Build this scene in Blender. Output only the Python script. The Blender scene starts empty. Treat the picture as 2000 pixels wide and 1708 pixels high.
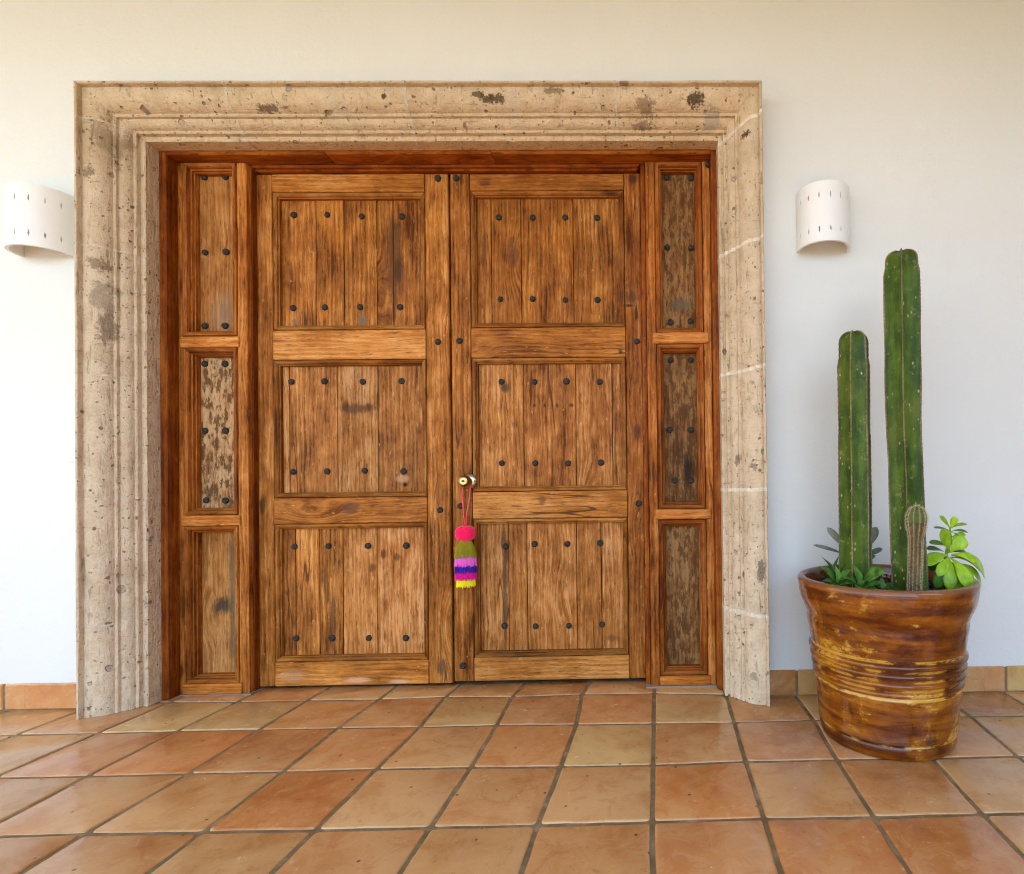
import bpy, bmesh, math, random
from mathutils import Vector, Matrix, noise
R_ = math.radians
random.seed(7)
scene = bpy.context.scene
COL = scene.collection

# ------------------------------------------------------------------ camera
cam_data = bpy.data.cameras.new("camera")
cam = bpy.data.objects.new("camera", cam_data)
COL.objects.link(cam)
cam_data.sensor_width = 36.0
cam_data.sensor_fit = 'HORIZONTAL'
cam_data.lens = 36.0 * 1047.79 / 2000.0
cam_data.shift_x = -(1305.36 - 1000.0) / 2000.0
cam_data.shift_y = (943.40 - 854.0) / 2000.0
cam_data.clip_start = 0.05
cam_data.clip_end = 600.0
right = Vector((0.99979732, -0.01589972, -0.0123498))
down = Vector((-0.0122264, 0.00783505, -0.99989456))
fwd = Vector((0.0159948, 0.99984289, 0.00763906))
m = Matrix((right, -down, -fwd)).transposed().to_4x4()
m.translation = Vector((0.0306, -2.3748, 0.9298))
cam.matrix_world = m
scene.camera = cam

# ------------------------------------------------------------------ world, sun, exposure
SUN_EL, SUN_AZ = R_(57), R_(125)          # azimuth measured clockwise from +Y (north)
world = bpy.data.worlds.new("World")
scene.world = world
world.use_nodes = True
wn = world.node_tree
wn.nodes.clear()
wo = wn.nodes.new("ShaderNodeOutputWorld")
wb = wn.nodes.new("ShaderNodeBackground")
sk = wn.nodes.new("ShaderNodeTexSky")
sk.sky_type = 'NISHITA'
sk.sun_disc = False
sk.sun_elevation = SUN_EL
sk.sun_rotation = SUN_AZ
sk.air_density = 1.0
sk.dust_density = 0.6
sk.ozone_density = 1.2
wb.inputs[1].default_value = 0.15
wn.links.new(sk.outputs[0], wb.inputs[0])
wn.links.new(wb.outputs[0], wo.inputs[0])
sd = bpy.data.lights.new("sun", 'SUN')
sd.energy = 2.4
sd.angle = R_(0.53)
sd.color = (1.0, 0.97, 0.92)
sun = bpy.data.objects.new("sun", sd)
COL.objects.link(sun)
to_sun = Vector((math.sin(SUN_AZ) * math.cos(SUN_EL), math.cos(SUN_AZ) * math.cos(SUN_EL), math.sin(SUN_EL)))
sun.rotation_euler = (-to_sun).to_track_quat('-Z', 'Y').to_euler()
sun.location = to_sun * 30
vs = scene.view_settings
vs.view_transform = 'Standard'
vs.look = 'None'
vs.gamma = 1.0
vs.use_curve_mapping = False
vs.exposure = 2.52
scene.render.engine = 'CYCLES'
scene.cycles.use_denoising = True
scene.cycles.max_bounces = 10
scene.cycles.diffuse_bounces = 7
scene.cycles.glossy_bounces = 4
scene.cycles.caustics_reflective = False
scene.cycles.caustics_refractive = False
scene.cycles.sample_clamp_indirect = 6.0
scene.cycles.filter_width = 1.05

# ------------------------------------------------------------------ object helpers
def base_of(o):
    v = Vector((0, 0, 0))
    while o is not None:
        v += o.location
        o = o.parent
    return v

def thing(name, label, cat, loc=(0, 0, 0), group=None):
    o = bpy.data.objects.new(name, None)
    o.empty_display_size = 0.1
    COL.objects.link(o)
    o.location = loc
    o['label'] = label
    o['category'] = cat
    if group:
        o['group'] = group
    return o

def obj(name, bm, mat, parent=None, color=None, smooth=False, kind=None, label=None):
    """link a bmesh built in world coordinates as one mesh object under its parent"""
    me = bpy.data.meshes.new(name)
    if bm.faces:
        bmesh.ops.recalc_face_normals(bm, faces=bm.faces[:])
    bm.to_mesh(me)
    bm.free()
    if smooth:
        for p in me.polygons:
            p.use_smooth = True
    o = bpy.data.objects.new(name, me)
    COL.objects.link(o)
    if parent is not None:
        o.parent = parent
        me.transform(Matrix.Translation(-base_of(parent)))
    if mat is not None:
        me.materials.append(mat)
    if color is not None:
        o.color = (color[0], color[1], color[2], 1.0)
    if kind:
        o['kind'] = kind
    if label:
        o['label'] = label
    return o

def place(name, me, parent, loc, rot=(0, 0, 0), color=None, scale=None):
    o = bpy.data.objects.new(name, me)
    COL.objects.link(o)
    o.parent = parent
    o.location = Vector(loc) - base_of(parent)
    o.rotation_euler = rot
    if scale:
        o.scale = scale
    if color is not None:
        o.color = (color[0], color[1], color[2], 1.0)
    return o

def smooth_by_angle(o, deg=35):
    me = o.data
    me.polygons.foreach_set('use_smooth', [True] * len(me.polygons))
    me.set_sharp_from_angle(angle=R_(deg))

def nz(x, y, z):
    return noise.noise(Vector((x, y, z)))

# ------------------------------------------------------------------ material helpers
class NT:
    def __init__(self, name):
        self.m = bpy.data.materials.new(name)
        self.m.use_nodes = True
        self.t = self.m.node_tree
        self.t.nodes.clear()
        self.out = self.n("ShaderNodeOutputMaterial")
        self.b = self.n("ShaderNodeBsdfPrincipled")
        self.l(self.b.outputs[0], self.out.inputs[0])
    def n(self, k, **kw):
        nd = self.t.nodes.new(k)
        for a, v in kw.items():
            setattr(nd, a, v)
        return nd
    def l(self, a, b):
        self.t.links.new(a, b)
    def put(self, sock, v):
        if hasattr(v, 'is_output') or hasattr(v, 'links'):
            self.l(v, sock)
        else:
            sock.default_value = v
    def math(self, op, a, b=None, c=None, clamp=False):
        nd = self.n("ShaderNodeMath", operation=op, use_clamp=clamp)
        for i, v in enumerate((a, b, c)):
            if v is not None:
                self.put(nd.inputs[i], v)
        return nd.outputs[0]
    def vec(self, x, y, z):
        nd = self.n("ShaderNodeCombineXYZ")
        for i, v in enumerate((x, y, z)):
            self.put(nd.inputs[i], v)
        return nd.outputs[0]
    def noise(self, v, scale=1.0, detail=3.0, rough=0.55, dist=0.0):
        nd = self.n("ShaderNodeTexNoise")
        self.put(nd.inputs['Vector'], v)
        nd.inputs['Scale'].default_value = scale
        nd.inputs['Detail'].default_value = detail
        nd.inputs['Roughness'].default_value = rough
        nd.inputs['Distortion'].default_value = dist
        return nd.outputs[0]
    def voro(self, v, scale=1.0, rnd=1.0):
        nd = self.n("ShaderNodeTexVoronoi")
        self.put(nd.inputs['Vector'], v)
        nd.inputs['Scale'].default_value = scale
        nd.inputs['Randomness'].default_value = rnd
        return nd.outputs['Distance'], nd.outputs['Color']
    def step(self, v, a, b):
        nd = self.n("ShaderNodeMapRange", interpolation_type='SMOOTHSTEP')
        self.put(nd.inputs[0], v)
        nd.inputs[1].default_value = a
        nd.inputs[2].default_value = b
        return nd.outputs[0]
    def rng(self, v, a, b, c, d):
        nd = self.n("ShaderNodeMapRange")
        self.put(nd.inputs[0], v)
        for i, x in enumerate((a, b, c, d)):
            nd.inputs[1 + i].default_value = x
        return nd.outputs[0]
    def mix(self, f, a, b, mode='MIX'):
        nd = self.n("ShaderNodeMix", data_type='RGBA', blend_type=mode)
        self.put(nd.inputs[0], f)
        for s, v in ((6, a), (7, b)):
            if isinstance(v, tuple):
                v = (v[0], v[1], v[2], 1.0)
            self.put(nd.inputs[s], v)
        return nd.outputs[2]
    def ramp(self, f, stops):
        nd = self.n("ShaderNodeValToRGB")
        cr = nd.color_ramp
        while len(cr.elements) < len(stops):
            cr.elements.new(0.5)
        for e, (p, c) in zip(cr.elements, stops):
            e.position = p
            e.color = (c[0], c[1], c[2], 1.0)
        self.put(nd.inputs[0], f)
        return nd.outputs[0]
    def bump(self, h, strength=0.3, dist=0.002, prev=None):
        nd = self.n("ShaderNodeBump")
        nd.inputs['Strength'].default_value = strength
        nd.inputs['Distance'].default_value = dist
        self.put(nd.inputs['Height'], h)
        if prev is not None:
            self.l(prev, nd.inputs['Normal'])
        return nd.outputs[0]
    def pos(self):
        g = self.n("ShaderNodeNewGeometry")
        s = self.n("ShaderNodeSeparateXYZ")
        self.l(g.outputs['Position'], s.inputs[0])
        return g.outputs['Position'], s.outputs[0], s.outputs[1], s.outputs[2]
    def info(self):
        return self.n("ShaderNodeObjectInfo")
    def set(self, **kw):
        for k, v in kw.items():
            self.put(self.b.inputs[k.replace('_', ' ')], (v + (1.0,)) if isinstance(v, tuple) and len(v) == 3 else v)

def plain(name, color, rough=0.5, metal=0.0, spec=0.5):
    t = NT(name)
    t.set(Base_Color=color, Roughness=rough, Metallic=metal)
    t.b.inputs['Specular IOR Level'].default_value = spec
    return t.m

def wood_mat(name, axis, dark, mid, light, honey, rough=0.5, spots=(), weather=0.0, contrast=1.0, cracks=1.0):
    t = NT(name)
    P, X, Y, Z = t.pos()
    inf = t.info()
    rnd = inf.outputs['Random']
    if axis == 'V':
        a0, l0 = X, Z
    elif axis == 'H':
        a0, l0 = Z, X
    a0 = t.math('ADD', t.math('MULTIPLY', Y, 0.9), a0)
    a = t.math('ADD', a0, t.math('MULTIPLY', rnd, 37.0))
    l = t.math('ADD', l0, t.math('MULTIPLY', rnd, 91.0))
    # slow wander of the grain
    w = t.noise(t.vec(t.math('MULTIPLY', a, 6.0), t.math('MULTIPLY', l, 2.2), rnd), 1.0, 2.0, 0.5)
    a1 = t.math('ADD', a, t.math('MULTIPLY', t.math('SUBTRACT', w, 0.5), 0.026))
    # knots: sparse cells that pull the rings round them
    kd, kc = t.voro(t.vec(t.math('MULTIPLY', a, 5.2), t.math('MULTIPLY', l, 1.7), t.math('MULTIPLY', rnd, 9.0)))
    ksep = t.n("ShaderNodeSeparateColor")
    t.l(kc, ksep.inputs[0])
    sel = t.step(ksep.outputs[0], 0.66, 0.70)
    kfield = t.math('MULTIPLY', t.math('SUBTRACT', 1.0, t.step(kd, 0.0, 0.42)), sel)
    kcore = t.math('MULTIPLY', t.math('SUBTRACT', 1.0, t.step(kd, 0.03, 0.10)), sel)
    ring = t.math('ADD', t.math('MULTIPLY', a1, 62.0), t.math('MULTIPLY', kfield, 5.0))
    streak = t.noise(t.vec(ring, t.math('MULTIPLY', l, 1.9), rnd), 1.0, 6.0, 0.68)
    fine = t.noise(t.vec(t.math('MULTIPLY', ring, 3.2), t.math('MULTIPLY', l, 12.0), rnd), 1.0, 4.0, 0.68)
    pore = t.noise(t.vec(t.math('MULTIPLY', a1, 190.0), t.math('MULTIPLY', l, 16.0), rnd), 1.0, 2.0, 0.6)
    blot = t.noise(t.vec(t.math('MULTIPLY', a, 5.0), t.math('MULTIPLY', l, 2.4), rnd), 1.0, 4.0, 0.62)
    blot2 = t.noise(t.vec(t.math('MULTIPLY', a, 15.0), t.math('MULTIPLY', l, 7.0), rnd), 1.0, 4.0, 0.65)
    # cathedral rings of the plain sawn boards
    rr = t.math('SINE', t.math('ADD', t.math('MULTIPLY', ring, 5.0), t.math('MULTIPLY', t.math('SUBTRACT', blot, 0.5), 16.0)))
    f = t.math('ADD', t.math('MULTIPLY', t.math('SUBTRACT', streak, 0.5), 1.15 * contrast), 0.5)
    f = t.math('ADD', f, t.math('MULTIPLY', t.math('SUBTRACT', fine, 0.5), 0.66 * contrast))
    f = t.math('ADD', f, t.math('MULTIPLY', t.math('SUBTRACT', blot2, 0.5), 1.0))
    f = t.math('ADD', f, t.math('MULTIPLY', t.math('SUBTRACT', blot, 0.5), 1.0))
    f = t.math('ADD', f, t.math('MULTIPLY', rr, 0.075))
    f = t.math('ADD', f, t.math('MULTIPLY', t.math('SUBTRACT', t.math('FRACT', t.math('MULTIPLY', rnd, 13.7)), 0.5), 0.30))
    c = t.ramp(f, [(0.08, dark), (0.30, tuple(0.55 * x + 0.45 * y for x, y in zip(mid, dark))), (0.52, mid), (0.92, light)])
    c = t.mix(t.math('MULTIPLY', t.step(blot, 0.52, 0.70), 0.35), c, honey)
    # tone that differs from board to board, and greyed patches where the finish has gone
    hue = t.math('FRACT', t.math('MULTIPLY', rnd, 7.31))
    c = t.mix(t.math('MULTIPLY', t.step(hue, 0.55, 1.0), 0.35), c, t.mix(1.0, c, (0.72, 0.62, 0.50), 'MULTIPLY'))
    gone = t.noise(t.vec(t.math('MULTIPLY', a, 9.0), t.math('MULTIPLY', l, 3.2), t.math('ADD', rnd, 11.0)), 1.0, 5.0, 0.68)
    c = t.mix(t.math('MULTIPLY', t.step(gone, 0.50, 0.68), 0.42), c, t.mix(1.0, c, (0.92, 1.04, 1.45), 'MULTIPLY'))
    scuff = t.noise(t.vec(t.math('MULTIPLY', a, 60.0), t.math('MULTIPLY', l, 22.0), t.math('ADD', rnd, 5.0)), 1.0, 3.0, 0.6)
    c = t.mix(t.math('MULTIPLY', t.step(scuff, 0.64, 0.74), 0.45), c, tuple(min(0.8, x * 1.25) for x in light))
    c = t.mix(t.math('MULTIPLY', t.step(scuff, 0.36, 0.27), 0.5), c, tuple(x * 0.8 for x in dark))
    c = t.mix(t.math('MULTIPLY', t.step(pore, 0.56, 0.70), 0.6), c, tuple(x * 0.55 for x in dark))
    c = t.mix(t.math('MULTIPLY', kcore, 0.8), c, tuple(x * 0.45 for x in dark))
    if weather > 0:
        wz = t.noise(t.vec(t.math('MULTIPLY', a, 30.0), t.math('MULTIPLY', l, 9.0), rnd), 1.0, 5.0, 0.7)
        gm = t.step(wz, 0.5 - 0.12 * weather, 0.66 - 0.12 * weather)
        c = t.mix(t.math('MULTIPLY', gm, 0.75), c, (0.52, 0.34, 0.17) if weather > 0.5 else (0.28, 0.155, 0.060))
        wd = t.noise(t.vec(t.math('MULTIPLY', a, 42.0), t.math('MULTIPLY', l, 15.0), t.math('ADD', rnd, 4.0)), 1.0, 5.0, 0.7)
        c = t.mix(t.math('MULTIPLY', t.step(wd, 0.46, 0.58), 0.88), c, (0.095, 0.040, 0.012))
    c = t.mix(1.0, c, inf.outputs['Color'], 'MULTIPLY')
    # drying cracks along the grain
    cn = t.noise(t.vec(t.math('MULTIPLY', a1, 11.0), t.math('MULTIPLY', l, 0.55), t.math('ADD', rnd, 2.0)), 1.0, 1.5, 0.5)
    cl = t.math('ABSOLUTE', t.math('SUBTRACT', cn, 0.5))
    gate = t.noise(t.vec(t.math('MULTIPLY', a, 4.0), t.math('MULTIPLY', l, 1.5), t.math('ADD', rnd, 7.0)), 1.0, 2.0, 0.5)
    crack = t.math('MULTIPLY', t.step(cl, 0.0065, 0.002), t.step(gate, 0.54, 0.64))
    c = t.mix(t.math('MULTIPLY', crack, 0.85 * cracks), c, (0.075, 0.024, 0.007))
    for (sx, sz, rx, rz, col, amt) in spots:
        dx = t.math('DIVIDE', t.math('SUBTRACT', X, sx), rx)
        dz = t.math('DIVIDE', t.math('SUBTRACT', Z, sz), rz)
        d = t.math('SQRT', t.math('ADD', t.math('MULTIPLY', dx, dx), t.math('MULTIPLY', dz, dz)))
        d = t.math('ADD', d, t.math('MULTIPLY', t.math('SUBTRACT', fine, 0.5), 1.1))
        d = t.math('ADD', d, t.math('MULTIPLY', t.math('SUBTRACT', blot2, 0.5), 1.3))
        c = t.mix(t.math('MULTIPLY', t.step(d, 1.25, 0.45), amt), c, col)
    t.l(c, t.b.inputs['Base Color'])
    t.l(t.rng(streak, 0.3, 0.7, rough + 0.12, rough - 0.08), t.b.inputs['Roughness'])
    t.b.inputs['Specular IOR Level'].default_value = 0.10
    h = t.math('SUBTRACT', t.math('ADD', t.math('MULTIPLY', fine, 0.6), streak), t.math('MULTIPLY', crack, 1.2))
    t.l(t.bump(h, 0.55, 0.0035), t.b.inputs['Normal'])
    return t.m

K = (0.055, 0.020, 0.006)
leaf_spots = [
    (-1.42, 1.325, 0.10, 0.028, (0.10, 0.040, 0.015), 0.85),
    (-1.47, 1.34, 0.018, 0.025, K, 0.6), (-1.36, 1.33, 0.012, 0.02, K, 0.6),
    (-1.235, 2.02, 0.045, 0.24, (0.11, 0.045, 0.016), 0.75), (-1.22, 1.98, 0.02, 0.07, K, 0.6),
    (-1.39, 1.745, 0.02, 0.035, (0.16, 0.12, 0.09), 0.8), (-1.24, 1.78, 0.012, 0.05, K, 0.5),
    (-1.71, 1.745, 0.018, 0.018, (0.2, 0.13, 0.08), 0.7),
    (-1.845, 0.87, 0.022, 0.05, K, 0.8), (-1.43, 0.845, 0.05, 0.03, (0.12, 0.05, 0.02), 0.8),
    (-1.19, 0.955, 0.012, 0.012, (0.01, 0.006, 0.004), 0.95), (-1.205, 0.985, 0.03, 0.02, (0.5, 0.3, 0.16), 0.6),
    (-1.30, 0.625, 0.014, 0.022, K, 0.7), (-1.235, 0.61, 0.016, 0.018, K, 0.6), (-1.35, 0.56, 0.022, 0.022, (0.13, 0.055, 0.02), 0.8),
    (-1.54, 0.30, 0.018, 0.14, (0.10, 0.045, 0.018), 0.7), (-1.57, 0.47, 0.014, 0.09, K, 0.5),
    (-1.01, 0.09, 0.03, 0.045, (0.11, 0.05, 0.022), 0.8),
    (-1.41, 0.035, 0.06, 0.014, (0.62, 0.36, 0.20), 0.8), (-1.21, 0.025, 0.05, 0.010, (0.62, 0.36, 0.20), 0.8),
    (-0.71, 1.415, 0.024, 0.024, (0.07, 0.04, 0.02), 0.85),
    (-0.57, 1.33, 0.010, 0.010, K, 0.8), (-0.52, 1.33, 0.008, 0.012, K, 0.8), (-0.46, 1.33, 0.008, 0.012, K, 0.8), (-0.39, 1.33, 0.014, 0.012, K, 0.8),
    (-0.72, 0.45, 0.014, 0.32, (0.09, 0.055, 0.03), 0.8), (-0.71, 0.63, 0.012, 0.06, K, 0.6),
    (-0.22, 0.24, 0.045, 0.05, (0.33, 0.12, 0.02), 0.7), (-0.21, 0.205, 0.03, 0.02, (0.16, 0.06, 0.015), 0.7),
    (-0.085, 2.41, 0.022, 0.022, (0.07, 0.022, 0.01), 0.85),
    (-0.075, 1.20, 0.022, 0.045, (0.09, 0.03, 0.012), 0.85),
    (-0.095, 1.84, 0.05, 0.04, (0.10, 0.032, 0.012), 0.8), (-0.105, 1.80, 0.030, 0.010, K, 0.95), (-0.072, 1.765, 0.010, 0.045, K, 0.9), (-0.10, 1.86, 0.008, 0.05, K, 0.6),
    (-0.80, 2.08, 0.018, 0.10, (0.10, 0.036, 0.012), 0.6), (-0.66, 2.07, 0.03, 0.08, (0.11, 0.04, 0.012), 0.6),
    (-0.79, 2.39, 0.03, 0.02, (0.10, 0.03, 0.01), 0.7), (-0.19, 2.345, 0.05, 0.014, K, 0.8),
    (-0.53, 0.87, 0.02, 0.03, (0.12, 0.05, 0.02), 0.7), (-0.15, 1.58, 0.012, 0.012, K, 0.8),
    (-1.72, 0.06, 0.07, 0.03, (0.55, 0.32, 0.16), 0.4),
]
LW = dict(dark=(0.100, 0.026, 0.003), mid=(0.37, 0.128, 0.020), light=(0.66, 0.31, 0.088), honey=(0.50, 0.18, 0.026), contrast=1.0)
W_V = wood_mat("door wood vertical", 'V', spots=leaf_spots, **LW)
W_H = wood_mat("door wood horizontal", 'H', spots=leaf_spots, **dict(LW, contrast=0.8, dark=(0.14, 0.040, 0.005), mid=(0.41, 0.148, 0.024)))
RW = dict(dark=(0.075, 0.014, 0.002), mid=(0.22, 0.055, 0.007), light=(0.38, 0.13, 0.020), honey=(0.32, 0.10, 0.010), rough=0.42, contrast=0.8, cracks=0.5)
J_V = wood_mat("red stained wood vertical", 'V', **RW)
J_H = wood_mat("red stained wood horizontal", 'H', **RW)
side_spots = [
    (-2.03, 0.40, 0.05, 0.05, (0.05, 0.036, 0.022), 0.9), (-1.975, 0.45, 0.03, 0.42, (0.10, 0.085, 0.05), 0.7),
    (-2.02, 1.78, 0.06, 0.10, (0.30, 0.21, 0.125), 0.5), (0.165, 1.0, 0.03, 0.09, (0.02, 0.012, 0.008), 0.9),
    (0.15, 1.80, 0.07, 0.03, (0.12, 0.09, 0.05), 0.8),
]
O_L = wood_mat("weathered panel wood", 'V', dark=(0.11, 0.036, 0.007), mid=(0.33, 0.130, 0.030), light=(0.53, 0.26, 0.080), honey=(0.42, 0.165, 0.032), spots=side_spots, weather=0.0, rough=0.6)
O_P = wood_mat("flaking panel wood", 'V', dark=(0.09, 0.05, 0.025), mid=(0.29, 0.135, 0.046), light=(0.56, 0.33, 0.145), honey=(0.38, 0.18, 0.06), spots=side_spots, weather=0.8, rough=0.7, contrast=1.2)
O_G = wood_mat("brown panel wood", 'V', dark=(0.07, 0.028, 0.008), mid=(0.22, 0.095, 0.026), light=(0.37, 0.19, 0.065), honey=(0.26, 0.11, 0.024), spots=side_spots, weather=0.25, rough=0.65, contrast=1.1)

def stone_mat(name):
    t = NT(name)
    P, X, Y, Z = t.pos()
    inf = t.info()
    rnd = inf.outputs['Random']
    v = t.vec(t.math('ADD', X, t.math('MULTIPLY', rnd, 20.0)), Y, t.math('ADD', Z, t.math('MULTIPLY', rnd, 33.0)))
    big = t.noise(v, 4.0, 5.0, 0.6)
    mid = t.noise(v, 17.0, 5.0, 0.65)
    fin = t.noise(v, 90.0, 4.0, 0.7)
    c = t.ramp(t.math('ADD', t.math('MULTIPLY', mid, 0.6), t.math('MULTIPLY', fin, 0.4)),
               [(0.30, (0.44, 0.335, 0.215)), (0.5, (0.60, 0.475, 0.325)), (0.72, (0.69, 0.58, 0.43))])
    c = t.mix(t.math('MULTIPLY', t.step(big, 0.52, 0.70), 0.5), c, (0.42, 0.31, 0.185))
    c = t.mix(t.math('MULTIPLY', t.step(big, 0.46, 0.32), 0.45), c, (0.53, 0.43, 0.30))
    # chisel drag marks along the moulding
    tool = t.noise(t.vec(t.math('MULTIPLY', X, 55.0), t.math('MULTIPLY', Y, 55.0), t.math('MULTIPLY', Z, 9.0)), 1.0, 4.0, 0.65)
    tool2 = t.noise(t.vec(t.math('MULTIPLY', X, 7.0), t.math('MULTIPLY', Y, 50.0), t.math('MULTIPLY', Z, 60.0)), 1.0, 4.0, 0.65)
    tl = t.math('MINIMUM', tool, t.math('ADD', tool2, 0.04))
    c = t.mix(t.math('MULTIPLY', t.step(tl, 0.43, 0.30), 0.55), c, (0.19, 0.13, 0.075))
    # inclusions and pits
    wv = t.n("ShaderNodeVectorMath", operation='ADD')
    t.l(v, wv.inputs[0])
    nn = t.n("ShaderNodeTexNoise")
    nn.inputs['Scale'].default_value = 30.0
    t.l(v, nn.inputs['Vector'])
    sc = t.n("ShaderNodeVectorMath", operation='SCALE')
    t.l(nn.outputs[1], sc.inputs[0])
    sc.inputs['Scale'].default_value = 0.022
    t.l(sc.outputs[0], wv.inputs[1])
    pit = None
    for s, thr, r0, colr, amt in ((34.0, 0.84, 0.15, (0.19, 0.125, 0.07), 0.8), (70.0, 0.80, 0.18, (0.22, 0.15, 0.085), 0.7), (13.0, 0.93, 0.16, (0.22, 0.165, 0.11), 0.8), (19.0, 0.92, 0.18, (0.34, 0.29, 0.23), 0.7)):
        d, kc = t.voro(wv.outputs[0], s)
        sp = t.n("ShaderNodeSeparateColor")
        t.l(kc, sp.inputs[0])
        mk = t.math('MULTIPLY', t.step(d, r0 + 0.10, r0), t.step(sp.outputs[0], thr, thr + 0.02))
        c = t.mix(t.math('MULTIPLY', mk, amt), c, colr)
        pit = mk if pit is None else t.math('MAXIMUM', pit, mk)
    # a few large dark scars and pale filler patches of this surround
    for (sx, sz, rx, rz, col, amt) in (
            (-0.66, 2.595, 0.05, 0.022, (0.09, 0.058, 0.03), 0.9), (-0.72, 2.605, 0.03, 0.012, (0.07, 0.045, 0.025), 0.8), (-0.40, 2.62, 0.05, 0.016, (0.16, 0.11, 0.06), 0.7),
            (0.20, 2.59, 0.055, 0.030, (0.09, 0.062, 0.035), 0.95), (-0.01, 2.575, 0.06, 0.03, (0.22, 0.15, 0.085), 0.7),
            (-1.62, 2.565, 0.075, 0.014, (0.14, 0.10, 0.065), 0.85), (-1.12, 2.60, 0.012, 0.012, (0.06, 0.04, 0.02), 0.9),
            (-0.03, 2.52, 0.05, 0.016, (0.17, 0.12, 0.075), 0.7), (0.27, 2.54, 0.045, 0.04, (0.33, 0.30, 0.26), 0.6), (-0.575, 2.58, 0.03, 0.09, (0.55, 0.47, 0.37), 0.6), (-1.33, 2.57, 0.05, 0.07, (0.58, 0.50, 0.38), 0.5),
            (-2.31, 1.76, 0.04, 0.09, (0.24, 0.20, 0.145), 0.55), (-2.33, 1.90, 0.035, 0.04, (0.20, 0.14, 0.08), 0.7), (-2.35, 2.28, 0.03, 0.03, (0.18, 0.12, 0.07), 0.7), (-2.29, 2.44, 0.05, 0.10, (0.24, 0.17, 0.10), 0.5), (-2.30, 1.62, 0.03, 0.07, (0.20, 0.15, 0.10), 0.7),
            (0.455, 0.565, 0.016, 0.05, (0.20, 0.155, 0.115), 0.9), (0.43, 1.02, 0.02, 0.022, (0.22, 0.17, 0.12), 0.8), (0.37, 1.04, 0.012, 0.03, (0.2, 0.15, 0.1), 0.8), (0.42, 2.44, 0.022, 0.02, (0.09, 0.06, 0.03), 0.9), (0.42, 0.12, 0.02, 0.02, (0.30, 0.235, 0.16), 0.8)):
        dx = t.math('DIVIDE', t.math('SUBTRACT', X, sx), rx)
        dz = t.math('DIVIDE', t.math('SUBTRACT', Z, sz), rz)
        d = t.math('SQRT', t.math('ADD', t.math('MULTIPLY', dx, dx), t.math('MULTIPLY', dz, dz)))
        d = t.math('ADD', d, t.math('MULTIPLY', t.math('SUBTRACT', mid, 0.5), 3.0))
        d = t.math('ADD', d, t.math('MULTIPLY', t.math('SUBTRACT', t.math('MINIMUM', fin, t.math('ADD', tl, 0.12)), 0.5), 2.2))
        c = t.mix(t.math('MULTIPLY', t.step(d, 1.0, 0.55), amt), c, col)
    c = t.mix(1.0, c, inf.outputs['Color'], 'MULTIPLY')
    t.l(c, t.b.inputs['Base Color'])
    t.set(Roughness=0.85)
    t.b.inputs['Specular IOR Level'].default_value = 0.06
    h = t.math('SUBTRACT', t.math('ADD', t.math('MULTIPLY', fin, 0.5), t.math('ADD', mid, tl)), t.math('MULTIPLY', pit, 1.0))
    t.l(t.bump(h, 0.85, 0.010), t.b.inputs['Normal'])
    return t.m
M_STONE = stone_mat("carved sandstone")

def mortar_mat():
    t = NT("pale mortar")
    P, X, Y, Z = t.pos()
    n = t.noise(P, 60.0, 4.0, 0.6)
    c = t.ramp(n, [(0.3, (0.50, 0.42, 0.30)), (0.7, (0.72, 0.66, 0.54))])
    c = t.mix(1.0, c, t.info().outputs['Color'], 'MULTIPLY')
    t.l(c, t.b.inputs['Base Color'])
    t.set(Roughness=0.9)
    t.l(t.bump(n, 0.5, 0.003), t.b.inputs['Normal'])
    return t.m
M_MORTAR = mortar_mat()

def plaster_mat():
    t = NT("white plaster")
    P, X, Y, Z = t.pos()
    a = t.noise(P, 9.0, 5.0, 0.6)
    b = t.noise(P, 60.0, 4.0, 0.6)
    c = t.noise(P, 1.1, 3.0, 0.5)
    col = t.mix(t.step(c, 0.35, 0.7), (0.69, 0.70, 0.66), (0.715, 0.725, 0.69))
    t.l(col, t.b.inputs['Base Color'])
    t.set(Roughness=0.75)
    t.b.inputs['Specular IOR Level'].default_value = 0.25
    t.l(t.bump(t.math('ADD', t.math('MULTIPLY', a, 1.0), t.math('MULTIPLY', b, 0.55)), 0.42, 0.008), t.b.inputs['Normal'])
    return t.m
M_PLASTER = plaster_mat()

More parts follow.
